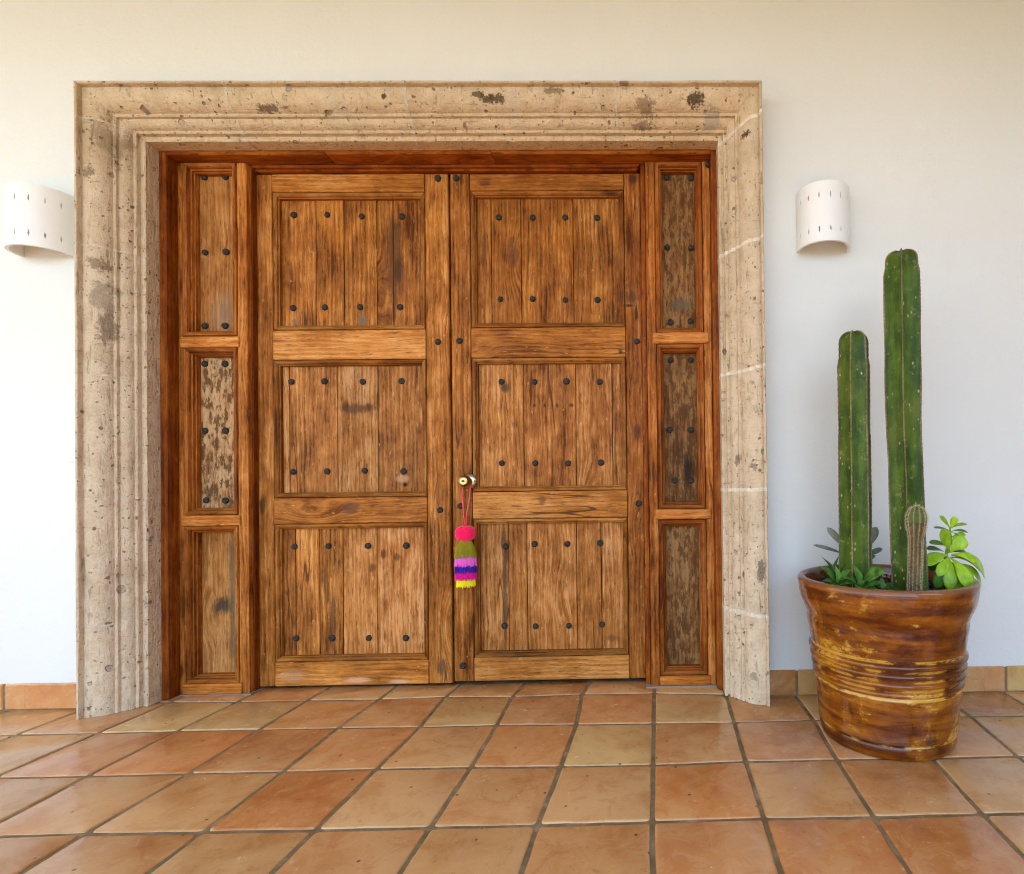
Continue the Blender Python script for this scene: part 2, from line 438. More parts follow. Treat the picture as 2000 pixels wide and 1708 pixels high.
def tile_mat():
    t = NT("terracotta tile")
    P, X, Y, Z = t.pos()
    inf = t.info()
    rnd = inf.outputs['Random']
    v = t.vec(t.math('ADD', X, t.math('MULTIPLY', rnd, 41.0)), t.math('ADD', Y, t.math('MULTIPLY', rnd, 17.0)), Z)
    a = t.noise(v, 5.0, 4.0, 0.6, 0.6)
    b = t.noise(v, 24.0, 5.0, 0.65)
    f = t.noise(v, 110.0, 3.0, 0.6)
    base = inf.outputs['Color']
    c = t.mix(t.math('MULTIPLY', t.step(a, 0.48, 0.66), 0.75), base, t.mix(1.0, base, (0.84, 0.70, 0.58), 'MULTIPLY'))
    c = t.mix(t.math('MULTIPLY', t.step(a, 0.50, 0.34), 0.60), c, t.mix(0.6, base, (0.60, 0.38, 0.165)))
    c = t.mix(t.math('MULTIPLY', t.step(b, 0.54, 0.70), 0.40), c, (0.60, 0.35, 0.155))
    c = t.mix(t.math('MULTIPLY', t.step(b, 0.42, 0.28), 0.28), c, t.mix(1.0, base, (0.62, 0.50, 0.42), 'MULTIPLY'))
    # blotchy firing marks, smeared slip and worn scuffs
    m1 = t.noise(v, 11.0, 6.0, 0.72, 0.8)
    c = t.mix(t.math('MULTIPLY', t.step(m1, 0.53, 0.62), 0.38), c, t.mix(1.0, base, (0.74, 0.60, 0.50), 'MULTIPLY'))
    c = t.mix(t.math('MULTIPLY', t.step(m1, 0.46, 0.38), 0.34), c, t.mix(0.55, base, (0.66, 0.44, 0.22)))
    m2 = t.noise(t.vec(t.math('ADD', t.math('MULTIPLY', X, 26.0), t.math('MULTIPLY', rnd, 50.0)), t.math('MULTIPLY', Y, 70.0), rnd), 1.0, 5.0, 0.7)
    c = t.mix(t.math('MULTIPLY', t.step(m2, 0.60, 0.70), 0.45), c, t.mix(1.0, base, (0.62, 0.45, 0.36), 'MULTIPLY'))
    c = t.mix(t.math('MULTIPLY', t.step(m2, 0.38, 0.29), 0.35), c, (0.62, 0.42, 0.24))
    # small dark pits and pale lime flecks
    d, kc = t.voro(v, 26.0)
    sp = t.n("ShaderNodeSeparateColor")
    t.l(kc, sp.inputs[0])
    pit = t.math('MULTIPLY', t.step(d, 0.16, 0.08), t.step(sp.outputs[0], 0.86, 0.88))
    c = t.mix(t.math('MULTIPLY', pit, 0.8), c, (0.10, 0.04, 0.02))
    fl = t.math('MULTIPLY', t.step(d, 0.11, 0.06), t.step(sp.outputs[1], 0.94, 0.95))
    c = t.mix(t.math('MULTIPLY', fl, 0.7), c, (0.7, 0.55, 0.42))
    # hairline scratches and dulled traffic wear
    sc1 = t.noise(t.vec(t.math('ADD', t.math('MULTIPLY', X, 90.0), t.math('MULTIPLY', Y, 55.0)), t.math('MULTIPLY', Y, 5.0), rnd), 1.0, 2.0, 0.5)
    c = t.mix(t.math('MULTIPLY', t.step(sc1, 0.70, 0.78), 0.25), c, (0.62, 0.42, 0.27))
    t.l(c, t.b.inputs['Base Color'])
    t.b.inputs['IOR'].default_value = 1.58
    w = t.noise(v, 9.0, 4.0, 0.65)
    t.l(t.rng(t.math('ADD', w, t.math('MULTIPLY', b, 0.4)), 0.45, 0.95, 0.09, 0.30), t.b.inputs['Roughness'])
    t.b.inputs['Specular IOR Level'].default_value = 0.5
    h = t.math('ADD', t.math('MULTIPLY', a, 1.0), t.math('ADD', t.math('MULTIPLY', b, 0.35), t.math('MULTIPLY', f, 0.08)))
    h = t.math('SUBTRACT', h, t.math('MULTIPLY', pit, 0.4))
    t.l(t.bump(h, 0.22, 0.006), t.b.inputs['Normal'])
    return t.m
M_TILE = tile_mat()

def grout_mat():
    t = NT("sanded grout")
    P, X, Y, Z = t.pos()
    n = t.noise(P, 14.0, 5.0, 0.65)
    f = t.noise(P, 240.0, 3.0, 0.6)
    c = t.ramp(n, [(0.3, (0.12, 0.085, 0.036)), (0.52, (0.20, 0.145, 0.066)), (0.72, (0.34, 0.27, 0.16))])
    t.l(c, t.b.inputs['Base Color'])
    t.set(Roughness=0.85)
    t.l(t.bump(t.math('ADD', f, n), 0.5, 0.003), t.b.inputs['Normal'])
    return t.m
M_GROUT = grout_mat()

def iron_mat():
    t = NT("blackened iron")
    P, X, Y, Z = t.pos()
    n = t.noise(P, 110.0, 4.0, 0.6)
    t.l(t.ramp(n, [(0.3, (0.018, 0.014, 0.011)), (0.7, (0.060, 0.050, 0.042))]), t.b.inputs['Base Color'])
    t.set(Roughness=0.75)
    t.b.inputs['Specular IOR Level'].default_value = 0.15
    t.l(t.bump(n, 0.6, 0.002), t.b.inputs['Normal'])
    return t.m
M_IRON = iron_mat()

def pot_mat():
    t = NT("glazed bronze brown pottery")
    P, X, Y, Z = t.pos()
    g = t.n("ShaderNodeTexCoord")
    s = t.n("ShaderNodeSeparateXYZ")
    t.l(g.outputs['Object'], s.inputs[0])
    x, y, z = s.outputs
    band = t.noise(t.vec(t.math('MULTIPLY', x, 3.0), t.math('MULTIPLY', y, 3.0), t.math('MULTIPLY', z, 26.0)), 1.0, 5.0, 0.6, 0.4)
    blot = t.noise(g.outputs['Object'], 7.0, 5.0, 0.6, 0.5)
    scr = t.noise(t.vec(t.math('MULTIPLY', x, 14.0), t.math('MULTIPLY', y, 14.0), t.math('MULTIPLY', z, 38.0)), 1.0, 5.0, 0.7)
    fin = t.noise(g.outputs['Object'], 60.0, 4.0, 0.7)
    c = t.ramp(t.math('ADD', t.math('MULTIPLY', band, 0.6), t.math('MULTIPLY', blot, 0.4)),
               [(0.32, (0.040, 0.008, 0.002)), (0.44, (0.115, 0.024, 0.002)), (0.54, (0.26, 0.074, 0.004)), (0.68, (0.46, 0.18, 0.010))])
    gm = t.math('ADD', t.math('MULTIPLY', scr, 0.42), t.math('MULTIPLY', blot, 0.58))
    gold = t.math('MULTIPLY', t.step(gm, 0.548, 0.63), t.step(fin, 0.34, 0.52))
    # gilding rubbed into the hollows between the four rings and under the foot ring
    for zc, hw in ((0.339, 0.008), (0.3067, 0.0075), (0.275, 0.0075), (0.2435, 0.0075), (0.212, 0.008), (0.050, 0.006)):
        dz = t.math('ABSOLUTE', t.math('SUBTRACT', z, zc))
        k = t.math('MULTIPLY', t.step(dz, hw, hw * 0.45), t.step(t.math('ADD', scr, t.math('MULTIPLY', blot, 0.8)), 0.80, 0.95))
        gold = t.math('MAXIMUM', gold, k)
    c = t.mix(t.math('MULTIPLY', gold, 0.85), c, (0.62, 0.34, 0.045))
    dk = t.math('MULTIPLY', t.step(t.noise(g.outputs['Object'], 11.0, 4.0, 0.6), 0.58, 0.70), 0.6)
    c = t.mix(dk, c, (0.026, 0.007, 0.003))
    # bare worn clay along the rim
    rim = t.math('MULTIPLY', t.step(z, 0.560, 0.578), t.step(fin, 0.30, 0.5))
    c = t.mix(t.math('MULTIPLY', rim, 0.8), c, (0.17, 0.075, 0.035))
    t.l(c, t.b.inputs['Base Color'])
    t.l(t.rng(t.math('ADD', fin, rim), 0.3, 1.2, 0.24, 0.55), t.b.inputs['Roughness'])
    t.b.inputs['Specular IOR Level'].default_value = 0.12
    t.set(Coat_Weight=0.75, Coat_Roughness=0.06)
    t.l(t.bump(t.math('ADD', band, t.math('MULTIPLY', fin, 0.4)), 0.35, 0.004), t.b.inputs['Normal'])
    return t.m
M_POT = pot_mat()

def soil_mat():
    t = NT("dark potting soil")
    P, X, Y, Z = t.pos()
    n = t.noise(P, 90.0, 5.0, 0.7)
    t.l(t.ramp(n, [(0.35, (0.012, 0.008, 0.006)), (0.7, (0.07, 0.045, 0.03))]), t.b.inputs['Base Color'])
    t.set(Roughness=0.95)
    t.l(t.bump(n, 0.9, 0.01), t.b.inputs['Normal'])
    return t.m
M_SOIL = soil_mat()

def plant_mat(name, dark, light, scale=20.0, rough=0.45, scars=0.0, sss=0.0, yell=None):
    t = NT(name)
    P, X, Y, Z = t.pos()
    inf = t.info()
    n = t.noise(P, scale, 4.0, 0.6)
    n2 = t.noise(t.vec(t.math('MULTIPLY', X, 40.0), t.math('MULTIPLY', Y, 40.0), t.math('MULTIPLY', Z, 7.0)), 1.0, 3.0, 0.6)
    c = t.mix(t.step(t.math('ADD', t.math('MULTIPLY', n, 0.5), t.math('MULTIPLY', n2, 0.5)), 0.35, 0.66), dark, light)
    if yell:
        c = t.mix(t.math('MULTIPLY', t.step(t.noise(P, 3.2, 3.0, 0.6), 0.5, 0.72), 0.6), c, yell)
    if scars > 0:
        d, kc = t.voro(t.vec(X, Y, t.math('MULTIPLY', Z, 0.6)), 62.0)
        sp = t.n("ShaderNodeSeparateColor")
        t.l(kc, sp.inputs[0])
        g = t.step(t.noise(P, 6.0, 3.0, 0.6), 0.36, 0.55)
        mk = t.math('MULTIPLY', t.math('MULTIPLY', t.step(d, 0.26, 0.14), t.step(sp.outputs[0], 0.70, 0.74)), g)
        c = t.mix(t.math('MULTIPLY', mk, scars), c, (0.36, 0.30, 0.16))
        s2 = t.noise(t.vec(t.math('MULTIPLY', X, 26.0), t.math('MULTIPLY', Y, 26.0), t.math('MULTIPLY', Z, 26.0)), 1.0, 6.0, 0.75)
        c = t.mix(t.math('MULTIPLY', t.step(s2, 0.57, 0.66), 0.65 * scars), c, (0.22, 0.19, 0.075))
    c = t.mix(1.0, c, inf.outputs['Color'], 'MULTIPLY')
    t.l(c, t.b.inputs['Base Color'])
    t.set(Roughness=rough)
    t.b.inputs['Specular IOR Level'].default_value = 0.2
    if sss > 0:
        t.b.inputs['Subsurface Weight'].default_value = sss
        t.b.inputs['Subsurface Radius'].default_value = (0.4, 0.6, 0.15)
        t.b.inputs['Subsurface Scale'].default_value = 0.008
    t.l(t.bump(n, 0.25, 0.003), t.b.inputs['Normal'])
    return t.m
M_CACTUS = plant_mat("cactus skin", (0.020, 0.048, 0.004), (0.072, 0.125, 0.009), 14.0, 0.5, 1.0, yell=(0.10, 0.125, 0.012))
M_AREOLE = plant_mat("dry cactus rib felt", (0.10, 0.075, 0.035), (0.33, 0.27, 0.14), 160.0, 0.9)
M_SMALLC = plant_mat("small cactus skin", (0.06, 0.09, 0.02), (0.13, 0.16, 0.035), 30.0, 0.6)
M_STEMC = plant_mat("corky cactus stem", (0.085, 0.055, 0.022), (0.20, 0.14, 0.06), 60.0, 0.9)
M_SPINE = plain("tan cactus spines", (0.56, 0.46, 0.27), 0.8)
M_JADE = plant_mat("bright succulent leaf", (0.16, 0.30, 0.010), (0.32, 0.50, 0.028), 30.0, 0.30, sss=0.25)
M_HAW = plant_mat("dark rosette leaf", (0.03, 0.085, 0.010), (0.11, 0.23, 0.035), 40.0, 0.32)
M_GREY = plant_mat("grey green leaf", (0.15, 0.20, 0.14), (0.27, 0.32, 0.24), 22.0, 0.55)
M_BRASS = plain("aged brass", (0.22, 0.15, 0.06), 0.34, 1.0)
M_BRASS2 = plain("polished brass", (0.44, 0.32, 0.13), 0.30, 1.0)
M_STEEL = plain("tarnished nickel", (0.42, 0.36, 0.26), 0.22, 1.0)
M_BLACK = plain("keyhole black", (0.01, 0.01, 0.01), 0.6)

def ceramic_mat():
    t = NT("painted white ceramic")
    P, X, Y, Z = t.pos()
    n = t.noise(P, 22.0, 3.0, 0.5)
    t.l(t.mix(n, (0.78, 0.785, 0.75), (0.82, 0.825, 0.80)), t.b.inputs['Base Color'])
    t.set(Roughness=0.45)
    t.l(t.bump(n, 0.12, 0.004), t.b.inputs['Normal'])
    return t.m
M_CERAMIC = ceramic_mat()
M_SWITCH = plain("white switch plastic", (0.80, 0.79, 0.76), 0.35)

def yarn(name, c):
    t = NT(name)
    P, X, Y, Z = t.pos()
    n = t.noise(t.vec(t.math('MULTIPLY', X, 300.0), t.math('MULTIPLY', Y, 300.0), t.math('MULTIPLY', Z, 40.0)), 1.0, 3.0, 0.6)
    t.l(t.mix(t.step(n, 0.3, 0.7), tuple(x * 0.8 for x in c), c), t.b.inputs['Base Color'])
    t.set(Roughness=0.9)
    t.b.inputs['Sheen Weight'].default_value = 0.3
    t.b.inputs['Specular IOR Level'].default_value = 0.1
    return t.m
Y_PINKRED = yarn("hot pink yarn", (0.95, 0.008, 0.10))
Y_CORD = yarn("coral cord", (0.85, 0.10, 0.08))
Y_OLIVE = yarn("olive yarn", (0.30, 0.25, 0.005))
Y_PINK = yarn("candy pink yarn", (0.92, 0.16, 0.66))
Y_BLUE = yarn("royal blue yarn", (0.04, 0.006, 0.36))
Y_MAG = yarn("magenta yarn", (0.85, 0.006, 0.30))
Y_YEL = yarn("lemon yellow yarn", (0.95, 0.84, 0.006))

# ------------------------------------------------------------------ mesh helpers
def box(bm, x0, x1, y0, y1, z0, z1):
    v = [bm.verts.new(p) for p in ((x0, y0, z0), (x1, y0, z0), (x1, y1, z0), (x0, y1, z0), (x0, y0, z1), (x1, y0, z1), (x1, y1, z1), (x0, y1, z1))]
    for f in ((0, 3, 2, 1), (4, 5, 6, 7), (0, 1, 5, 4), (1, 2, 6, 5), (2, 3, 7, 6), (3, 0, 4, 7)):
        bm.faces.new([v[i] for i in f])

def beam(axis, x0, x1, y0, y1, z0, z1, ch=0.003, wob=0.0016, step=0.07):
    """a board with chamfered, slightly wandering edges; grain runs along axis ('X' or 'Z')"""
    bm = bmesh.new()
    sd_ = random.uniform(0, 50)
    if axis == 'Z':
        a0, a1, b0, b1, l0, l1 = x0, x1, y0, y1, z0, z1
    else:
        a0, a1, b0, b1, l0, l1 = z0, z1, y0, y1, x0, x1
    n = max(2, int((l1 - l0) / step))
    ls = [l0 + ch * 0.7] + [l0 + (l1 - l0) * i / n for i in range(1, n)] + [l1 - ch * 0.7]
    rings = []
    def ring(l, ins, lab):
        pts = [(a0 + ins, b0 + ch + ins), (a0 + ch + ins, b0 + ins), (a1 - ch - ins, b0 + ins), (a1 - ins, b0 + ch + ins),
               (a1 - ins, b1), (a0 + ins, b1)]
        vs_ = []
        for k, (a, b) in enumerate(pts):
            side = 0 if k in (0, 1, 5) else 9
            if k < 4:
                a += wob * nz(l * 6 + sd_, side + 3.3, sd_) + 0.5 * wob * nz(l * 25 + sd_, side, 1.7)
                b += wob * 0.6 * nz(l * 5 + sd_, k * 0.9, 8.1)
            p = (a, b, l) if axis == 'Z' else (l, b, a)
            vs_.append(bm.verts.new(p))
        return vs_
    rings.append(ring(l0, ch * 0.8, l0))
    for l in ls:
        rings.append(ring(l, 0, l))
    rings.append(ring(l1, ch * 0.8, l1))
    for r0, r1 in zip(rings, rings[1:]):
        for k in range(6):
            bm.faces.new((r0[k], r0[(k + 1) % 6], r1[(k + 1) % 6], r1[k]))
    bm.faces.new(rings[0])
    bm.faces.new(list(reversed(rings[-1])))
    return bm

def moulding(side, x0, x1, z0, z1, prof, wob=0.0012, step=0.06):
    """one mitred piece of a panel moulding; prof = closed list of (inward, y)"""
    bm = bmesh.new()
    sd_ = random.uniform(0, 50)
    L = (x1 - x0) if side in 'BT' else (z1 - z0)
    n = max(3, int(L / step))
    rings = []
    for i in range(n + 1):
        f = i / n
        r = []
        for k, (w, y) in enumerate(prof):
            s = w + (L - 2 * w) * f
            ww = w + wob * nz(f * L * 9 + sd_, k * 1.7, 2.2) * (1 if 0 < i < n else 0)
            if w <= 1e-6:
                ww = w
            yy = y + 0.6 * wob * nz(f * L * 8 + sd_, k * 0.8, 7.7)
            if side == 'B':
                p = (x0 + s, yy, z0 + ww)
            elif side == 'T':
                p = (x0 + s, yy, z1 - ww)
            elif side == 'L':
                p = (x0 + ww, yy, z0 + s)
            else:
                p = (x1 - ww, yy, z0 + s)
            r.append(bm.verts.new(p))
        rings.append(r)
    m_ = len(prof)
    for r0, r1 in zip(rings, rings[1:]):
        for k in range(m_):
            bm.faces.new((r0[k], r0[(k + 1) % m_], r1[(k + 1) % m_], r1[k]))
    bm.faces.new(rings[0])
    bm.faces.new(list(reversed(rings[-1])))
    return bm

def lathe(prof, cx, cy, z0=0.0, n=64, wob=0.0):
    bm = bmesh.new()
    rings = []
    for (r, z) in prof:
        ring = []
        for i in range(n):
            t = 2 * math.pi * i / n
            rr = r * (1 + wob * nz(math.cos(t) * 1.5, math.sin(t) * 1.5, z * 6))
            ring.append(bm.verts.new((cx + rr * math.cos(t), cy + rr * math.sin(t), z0 + z)))
        rings.append(ring)
    for r0, r1 in zip(rings, rings[1:]):
        for i in range(n):
            bm.faces.new((r0[i], r0[(i + 1) % n], r1[(i + 1) % n], r1[i]))
    bm.faces.new(list(reversed(rings[0])))
    bm.faces.new(rings[-1])
    return bm

def tube(bm, pts, rad, n=8):
    pts = [Vector(p) for p in pts]
    rings = []
    for i, p in enumerate(pts):
        d = (pts[min(i + 1, len(pts) - 1)] - pts[max(i - 1, 0)]).normalized()
        u = d.orthogonal().normalized() if i == 0 else (u - d * u.dot(d)).normalized()
        w = d.cross(u)
        r = rad[i] if isinstance(rad, (list, tuple)) else rad
        rings.append([bm.verts.new(p + r * (math.cos(2 * math.pi * k / n) * u + math.sin(2 * math.pi * k / n) * w)) for k in range(n)])
    for r0, r1 in zip(rings, rings[1:]):
        for k in range(n):
            bm.faces.new((r0[k], r0[(k + 1) % n], r1[(k + 1) % n], r1[k]))
    bm.faces.new(list(reversed(rings[0])))
    bm.faces.new(rings[-1])

# ------------------------------------------------------------------ surrounding structure
def structure(name, bm, mat, label=None):
    o = obj(name, bm, mat)
    o['kind'] = 'structure'
    return o

bm = bmesh.new()
box(bm, -80, 80, -120, 60, -0.60, -0.12)
t = NT("dry lawn")
P, X, Y, Z = t.pos()
t.l(t.ramp(t.noise(P, 3.0, 5.0, 0.65), [(0.3, (0.05, 0.075, 0.022)), (0.7, (0.11, 0.13, 0.045))]), t.b.inputs['Base Color'])
t.set(Roughness=0.95)
M_LAWN = t.m
structure("ground", bm, M_LAWN)

TERR = (0.46, 0.25, 0.125)
bm = bmesh.new()
box(bm, -5.2, 5.6, -4.4, 0.34, -0.12, -0.004)
floor = structure("floor", bm, M_GROUT)

# pale paving of the sunlit forecourt, out of the picture
bm = bmesh.new()
box(bm, -30, 30, -40, 8, -0.30, -0.10)
t = NT("pale stone paving")
P, X, Y, Z = t.pos()
t.l(t.mix(t.noise(P, 2.0, 5.0, 0.6), (0.17, 0.17, 0.15), (0.23, 0.225, 0.20)), t.b.inputs['Base Color'])
t.set(Roughness=0.9)
structure("paving", bm, t.m)

# porch roof (unseen) and an added dark blocker cutting light from the right
bm = bmesh.new()
box(bm, -5.2, 5.6, -3.5, 0.0, 3.34, 3.55)
t = NT("warm plastered ceiling")
P, X, Y, Z = t.pos()
t.l(t.mix(t.noise(P, 4.0, 4.0, 0.6), (0.64, 0.58, 0.38), (0.70, 0.63, 0.42)), t.b.inputs['Base Color'])
t.set(Roughness=0.9)
structure("ceiling", bm, t.m)
bm = bmesh.new()
box(bm, 4.6, 4.9, -3.5, -0.004, -0.1, 3.338)
structure("right_end_blocker", bm, plain("dark blocker finish", (0.16, 0.14, 0.11), 0.9))

# added, unseen: dark mass right blocks sky light, white wall left bounces sunlight
bm = bmesh.new()
box(bm, 3.2, 14.0, -8.6, -7.2, -0.101, 3.4)
structure("sky_blocker", bm, plain("dark hedge green", (0.035, 0.055, 0.018), 0.9))
bm = bmesh.new()
box(bm, -7.4, -7.0, -9.0, 1.0, -0.101, 4.4)
structure("added_bounce_wall", bm, M_PLASTER)

# dark hall behind the doors
bm = bmesh.new()
for b_ in ((-3.2, 1.4, 0.40, 3.4, -0.12, -0.02), (-3.2, 1.4, 0.40, 3.4, 3.0, 3.1), (-3.3, -3.2, 0.40, 3.4, -0.12, 3.1), (1.4, 1.5, 0.40, 3.4, -0.12, 3.1), (-3.3, 1.5, 3.4, 3.5, -0.12, 3.1)):
    box(bm, *b_)
structure("hall_interior", bm, plain("dim hall plaster", (0.25, 0.2, 0.15), 0.9))

# ------------------------------------------------------------------ entrance wall
OX0, OX1, OZ = -2.30, 0.398, 2.566          # opening in the masonry
wall = thing("plaster_wall", "white plastered wall around the doorway with a row of terracotta skirting tiles", "wall", (-0.95, 0.0, 0.0))
bm = bmesh.new()
pts = [(-5.6, -0.1), (OX0, -0.1), (OX0, OZ), (OX1, OZ), (OX1, -0.1), (6.0, -0.1), (6.0, 4.4), (-5.6, 4.4)]
fr = [bm.verts.new((x, 0.0, z)) for x, z in pts]
bk = [bm.verts.new((x, 0.40, z)) for x, z in pts]
bm.faces.new(fr)
bm.faces.new(list(reversed(bk)))
for i in range(len(pts)):
    j = (i + 1) % len(pts)
    bm.faces.new((fr[i], fr[j], bk[j], bk[i]))
obj("plaster", bm, M_PLASTER, wall)

TONES = {
    'o': (0.53, 0.255, 0.092), 'O': (0.51, 0.215, 0.066), 't': (0.55, 0.295, 0.115), 'y': (0.57, 0.370, 0.145),
    'p': (0.52, 0.255, 0.100), 'l': (0.59, 0.345, 0.145), 'g': (0.55, 0.350, 0.135), 'b': (0.44, 0.205, 0.066),
}
def jit(c, s=0.07):
    k = 1 + random.uniform(-s, s)
    return tuple(min(0.8, x * k * (1 + random.uniform(-s, s) * 0.4)) for x in c)

# skirting tiles, stood against the wall
x = -2.806 - 0.31 * 6
sk_tones = {-2.806: 'O', 0.316: 'b', 0.626: 'y', 0.936: 'o', 1.247: 'o', 1.557: 'y'}
def skirting(x0, x1, tone):
    b2 = beam('X', x0 + 0.005, x1 - 0.005, -0.013, 0.004, 0.004, 0.113, ch=0.004, wob=0.002, step=0.06)
    obj("skirting_tile", b2, M_TILE, wall, jit(TONES[tone]))
for a_, b_, t_ in ((-3.736, -3.426, 'o'), (-3.426, -3.116, 't'), (-3.116, -2.806, 'o'), (-2.806, -2.392, 'O'),
                   (0.488, 0.626, 'b'), (0.626, 0.936, 'g'), (0.936, 1.247, 'o'), (1.247, 1.557, 'o'), (1.557, 1.867, 'y'), (1.867, 2.177, 'o'), (2.177, 2.487, 't')):
    skirting(a_, b_, t_)
bm = bmesh.new()
box(bm, -3.74, -2.392, -0.0085, 0.003, -0.002, 0.109)
box(bm, 0.488, 2.49, -0.0085, 0.003, -0.002, 0.109)
obj("skirting_grout", bm, M_GROUT, wall)

# ------------------------------------------------------------------ floor tiles
S, SH = 0.31, 0.05617
meas = {(1, -1): (-.021, .003), (1, 0): (-.005, -.001), (1, 1): (.006, -.03), (1, -2): (-.022, -.012), (1, -3): (-.014, .003), (1, -4): (.008, -.013), (1, -5): (-.001, -.009), (1, -6): (.001, -.012),
        (2, -1): (.001, .004), (2, 0): (-.004, 0), (2, 1): (.002, -.005), (2, 2): (.011, .004), (2, 4): (.019, .009), (2, -2): (-.004, .013), (2, -3): (.007, .008), (2, -4): (-.004, .013), (2, -5): (-.002, .013), (2, -6): (-.009, .013), (2, -7): (.001, .009), (2, -8): (.002, .009),
        (3, -1): (-.002, -.004), (3, 0): (-.003, -.006), (3, 1): (0, .005), (3, 2): (-.001, .003), (3, 3): (.011, 0), (3, 4): (-.005, .002), (3, -2): (.006, .005), (3, -3): (.002, .004), (3, -4): (.005, 0), (3, -5): (.005, 0), (3, -6): (-.01, -.003),
        (4, -1): (-.009, -.004), (4, 0): (-.002, -.001), (4, 1): (.001, .003), (4, 2): (-.001, -.001), (4, 3): (-.002, 0), (4, -2): (.006, -.004), (4, -3): (.002, -.004), (4, -4): (.005, -.002), (4, -5): (-.008, .003)}
rt = random.Random(11)
grid = {}
for r in range(0, 9):
    for c in range(-12, 10):
        dx, dy = meas.get((r, c), (rt.uniform(-.006, .006), rt.uniform(-.005, .005)))
        grid[r, c] = (c * S + dx, SH - (r - 1) * S + dy)
tone_rows = {
    0: "ooootoOoOoOOoOooooooo",
    1: "ooooobyyoOtoopyObgopooo",
    2: "ootoltpOoobtooygpOpppltoo",
    3: "otoolttttoOlttlOtOltoo",
    4: "otoootoOttOtpoOOlotoo",
    5: "otoolottoOtolOtoploto",
    6: "otoolottoOtolOtoploto",
    7: "otoolottoOtolOtoploto",
}
# explicit tones by (row, first column) where the photograph shows them
tone_at = {(1, -8): 'o', (1, -7): 'y', (1, -6): 'y', (1, -5): 'o', (1, -4): 'o', (1, -3): 'g', (1, -2): 'p', (1, -1): 'o', (1, 0): 'y', (1, 1): 'b', (1, 2): 'g', (1, 3): 'o', (1, 4): 'b',
           (2, -9): 'l', (2, -8): 'l', (2, -7): 'p', (2, -6): 'O', (2, -5): 'o', (2, -4): 'o', (2, -3): 't', (2, -2): 'o', (2, -1): 'g', (2, 0): 'p', (2, 1): 'p', (2, 2): 'p', (2, 3): 'p', (2, 4): 'l',
           (3, -8): 'p', (3, -7): 't', (3, -6): 't', (3, -5): 't', (3, -4): 'O', (3, -3): 'l', (3, -2): 't', (3, -1): 'l', (3, 0): 'O', (3, 1): 't', (3, 2): 'o', (3, 3): 'l', (3, 4): 'p',
           (4, -6): 'o', (4, -5): 'o', (4, -4): 't', (4, -3): 't', (4, -2): 't', (4, -1): 'p', (4, 0): 'o', (4, 1): 'O', (4, 2): 'O', (4, 3): 'l'}
def floor_tile(r, c):
    J = 0.0068
    p = [Vector((*grid[r, c], 0)), Vector((*grid[r, c + 1], 0)), Vector((*grid[r + 1, c + 1], 0)), Vector((*grid[r + 1, c], 0))]
    yb = 0.225
    if r == 0:
        p[0].y = min(p[0].y, yb); p[1].y = min(p[1].y, yb)
    cen = sum(p, Vector()) / 4
    out = []
    rad = [rt.uniform(0.006, 0.016) for _ in range(4)]
    if (r, c) == (1, 0):
        rad[1] = 0.05
    q = []
    for i in range(4):                                  # inset corners by half a joint
        a, b, d = p[i - 1], p[i], p[(i + 1) % 4]
        e1, e2 = (a - b).normalized(), (d - b).normalized()
        q.append(b + e1 * J + e2 * J)
    for i in range(4):
        a, b, d = q[i - 1], q[i], q[(i + 1) % 4]
        e1, e2 = (a - b).normalized(), (d - b).normalized()
        rr = rad[i]
        for k in range(4):
            t_ = k / 3
            out.append(b + e1 * rr * (1 - t_) ** 2 + e2 * rr * t_ ** 2)
        n = 5
        st, en = b + e2 * rr, d - e2 * rad[(i + 1) % 4]
        for k in range(1, n):
            pt = st.lerp(en, k / n)
            nrm = Vector((e2.y, -e2.x, 0))
            pt += nrm * (0.0034 * nz(pt.x * 19, pt.y * 16, r * 3.1 + c * 1.7))
            out.append(pt)
    bm = bmesh.new()
    zt = rt.uniform(-0.0008, 0.0010)
    tx, ty = rt.uniform(-.004, .004), rt.uniform(-.004, .004)
    def H(pt, z):
        return (pt.x, pt.y, z + zt + (pt.x - cen.x) * tx + (pt.y - cen.y) * ty)
    rings = []
    for ins, z in ((0.0, -0.0085), (0.0, -0.0035), (0.0025, -0.0012), (0.007, 0.0)):
        rings.append([bm.verts.new(H(pt + (cen - pt).normalized() * ins, z)) for pt in out])
    for r0, r1 in zip(rings, rings[1:]):
        for k in range(len(out)):
            bm.faces.new((r0[k], r0[(k + 1) % len(out)], r1[(k + 1) % len(out)], r1[k]))
    bm.faces.new(rings[-1])
    tr = tone_rows.get(r, "o")
    tone = tone_at.get((r, c)) or rt.choice("oootptObl")
    o = obj("tile", bm, M_TILE, floor, jit(TONES[tone], 0.08))
    for pl in o.data.polygons:
        pl.use_smooth = True
    o.data.set_sharp_from_angle(angle=R_(50))
for r in range(0, 7):
    for c in range(-11, 7):
        if r == 0 and not (-8 <= c <= 1):
            continue
        floor_tile(r, c)
# the rest of the terrace, out of the picture
bm = bmesh.new()
for r in range(1, 15):
    for c in range(-16, 15):
        if r < 7 and -11 <= c < 7:
            continue
        x0, y1 = c * S, SH - (r - 1) * S
        if r == 1:
            y1 = min(y1, 0.0)
        box(bm, x0 + .007, x0 + S - .007, y1 - S + .007, y1 - .007, -0.008, 0.0)
o = obj("tile_field", bm, M_TILE, floor, TONES['o'], kind="stuff")

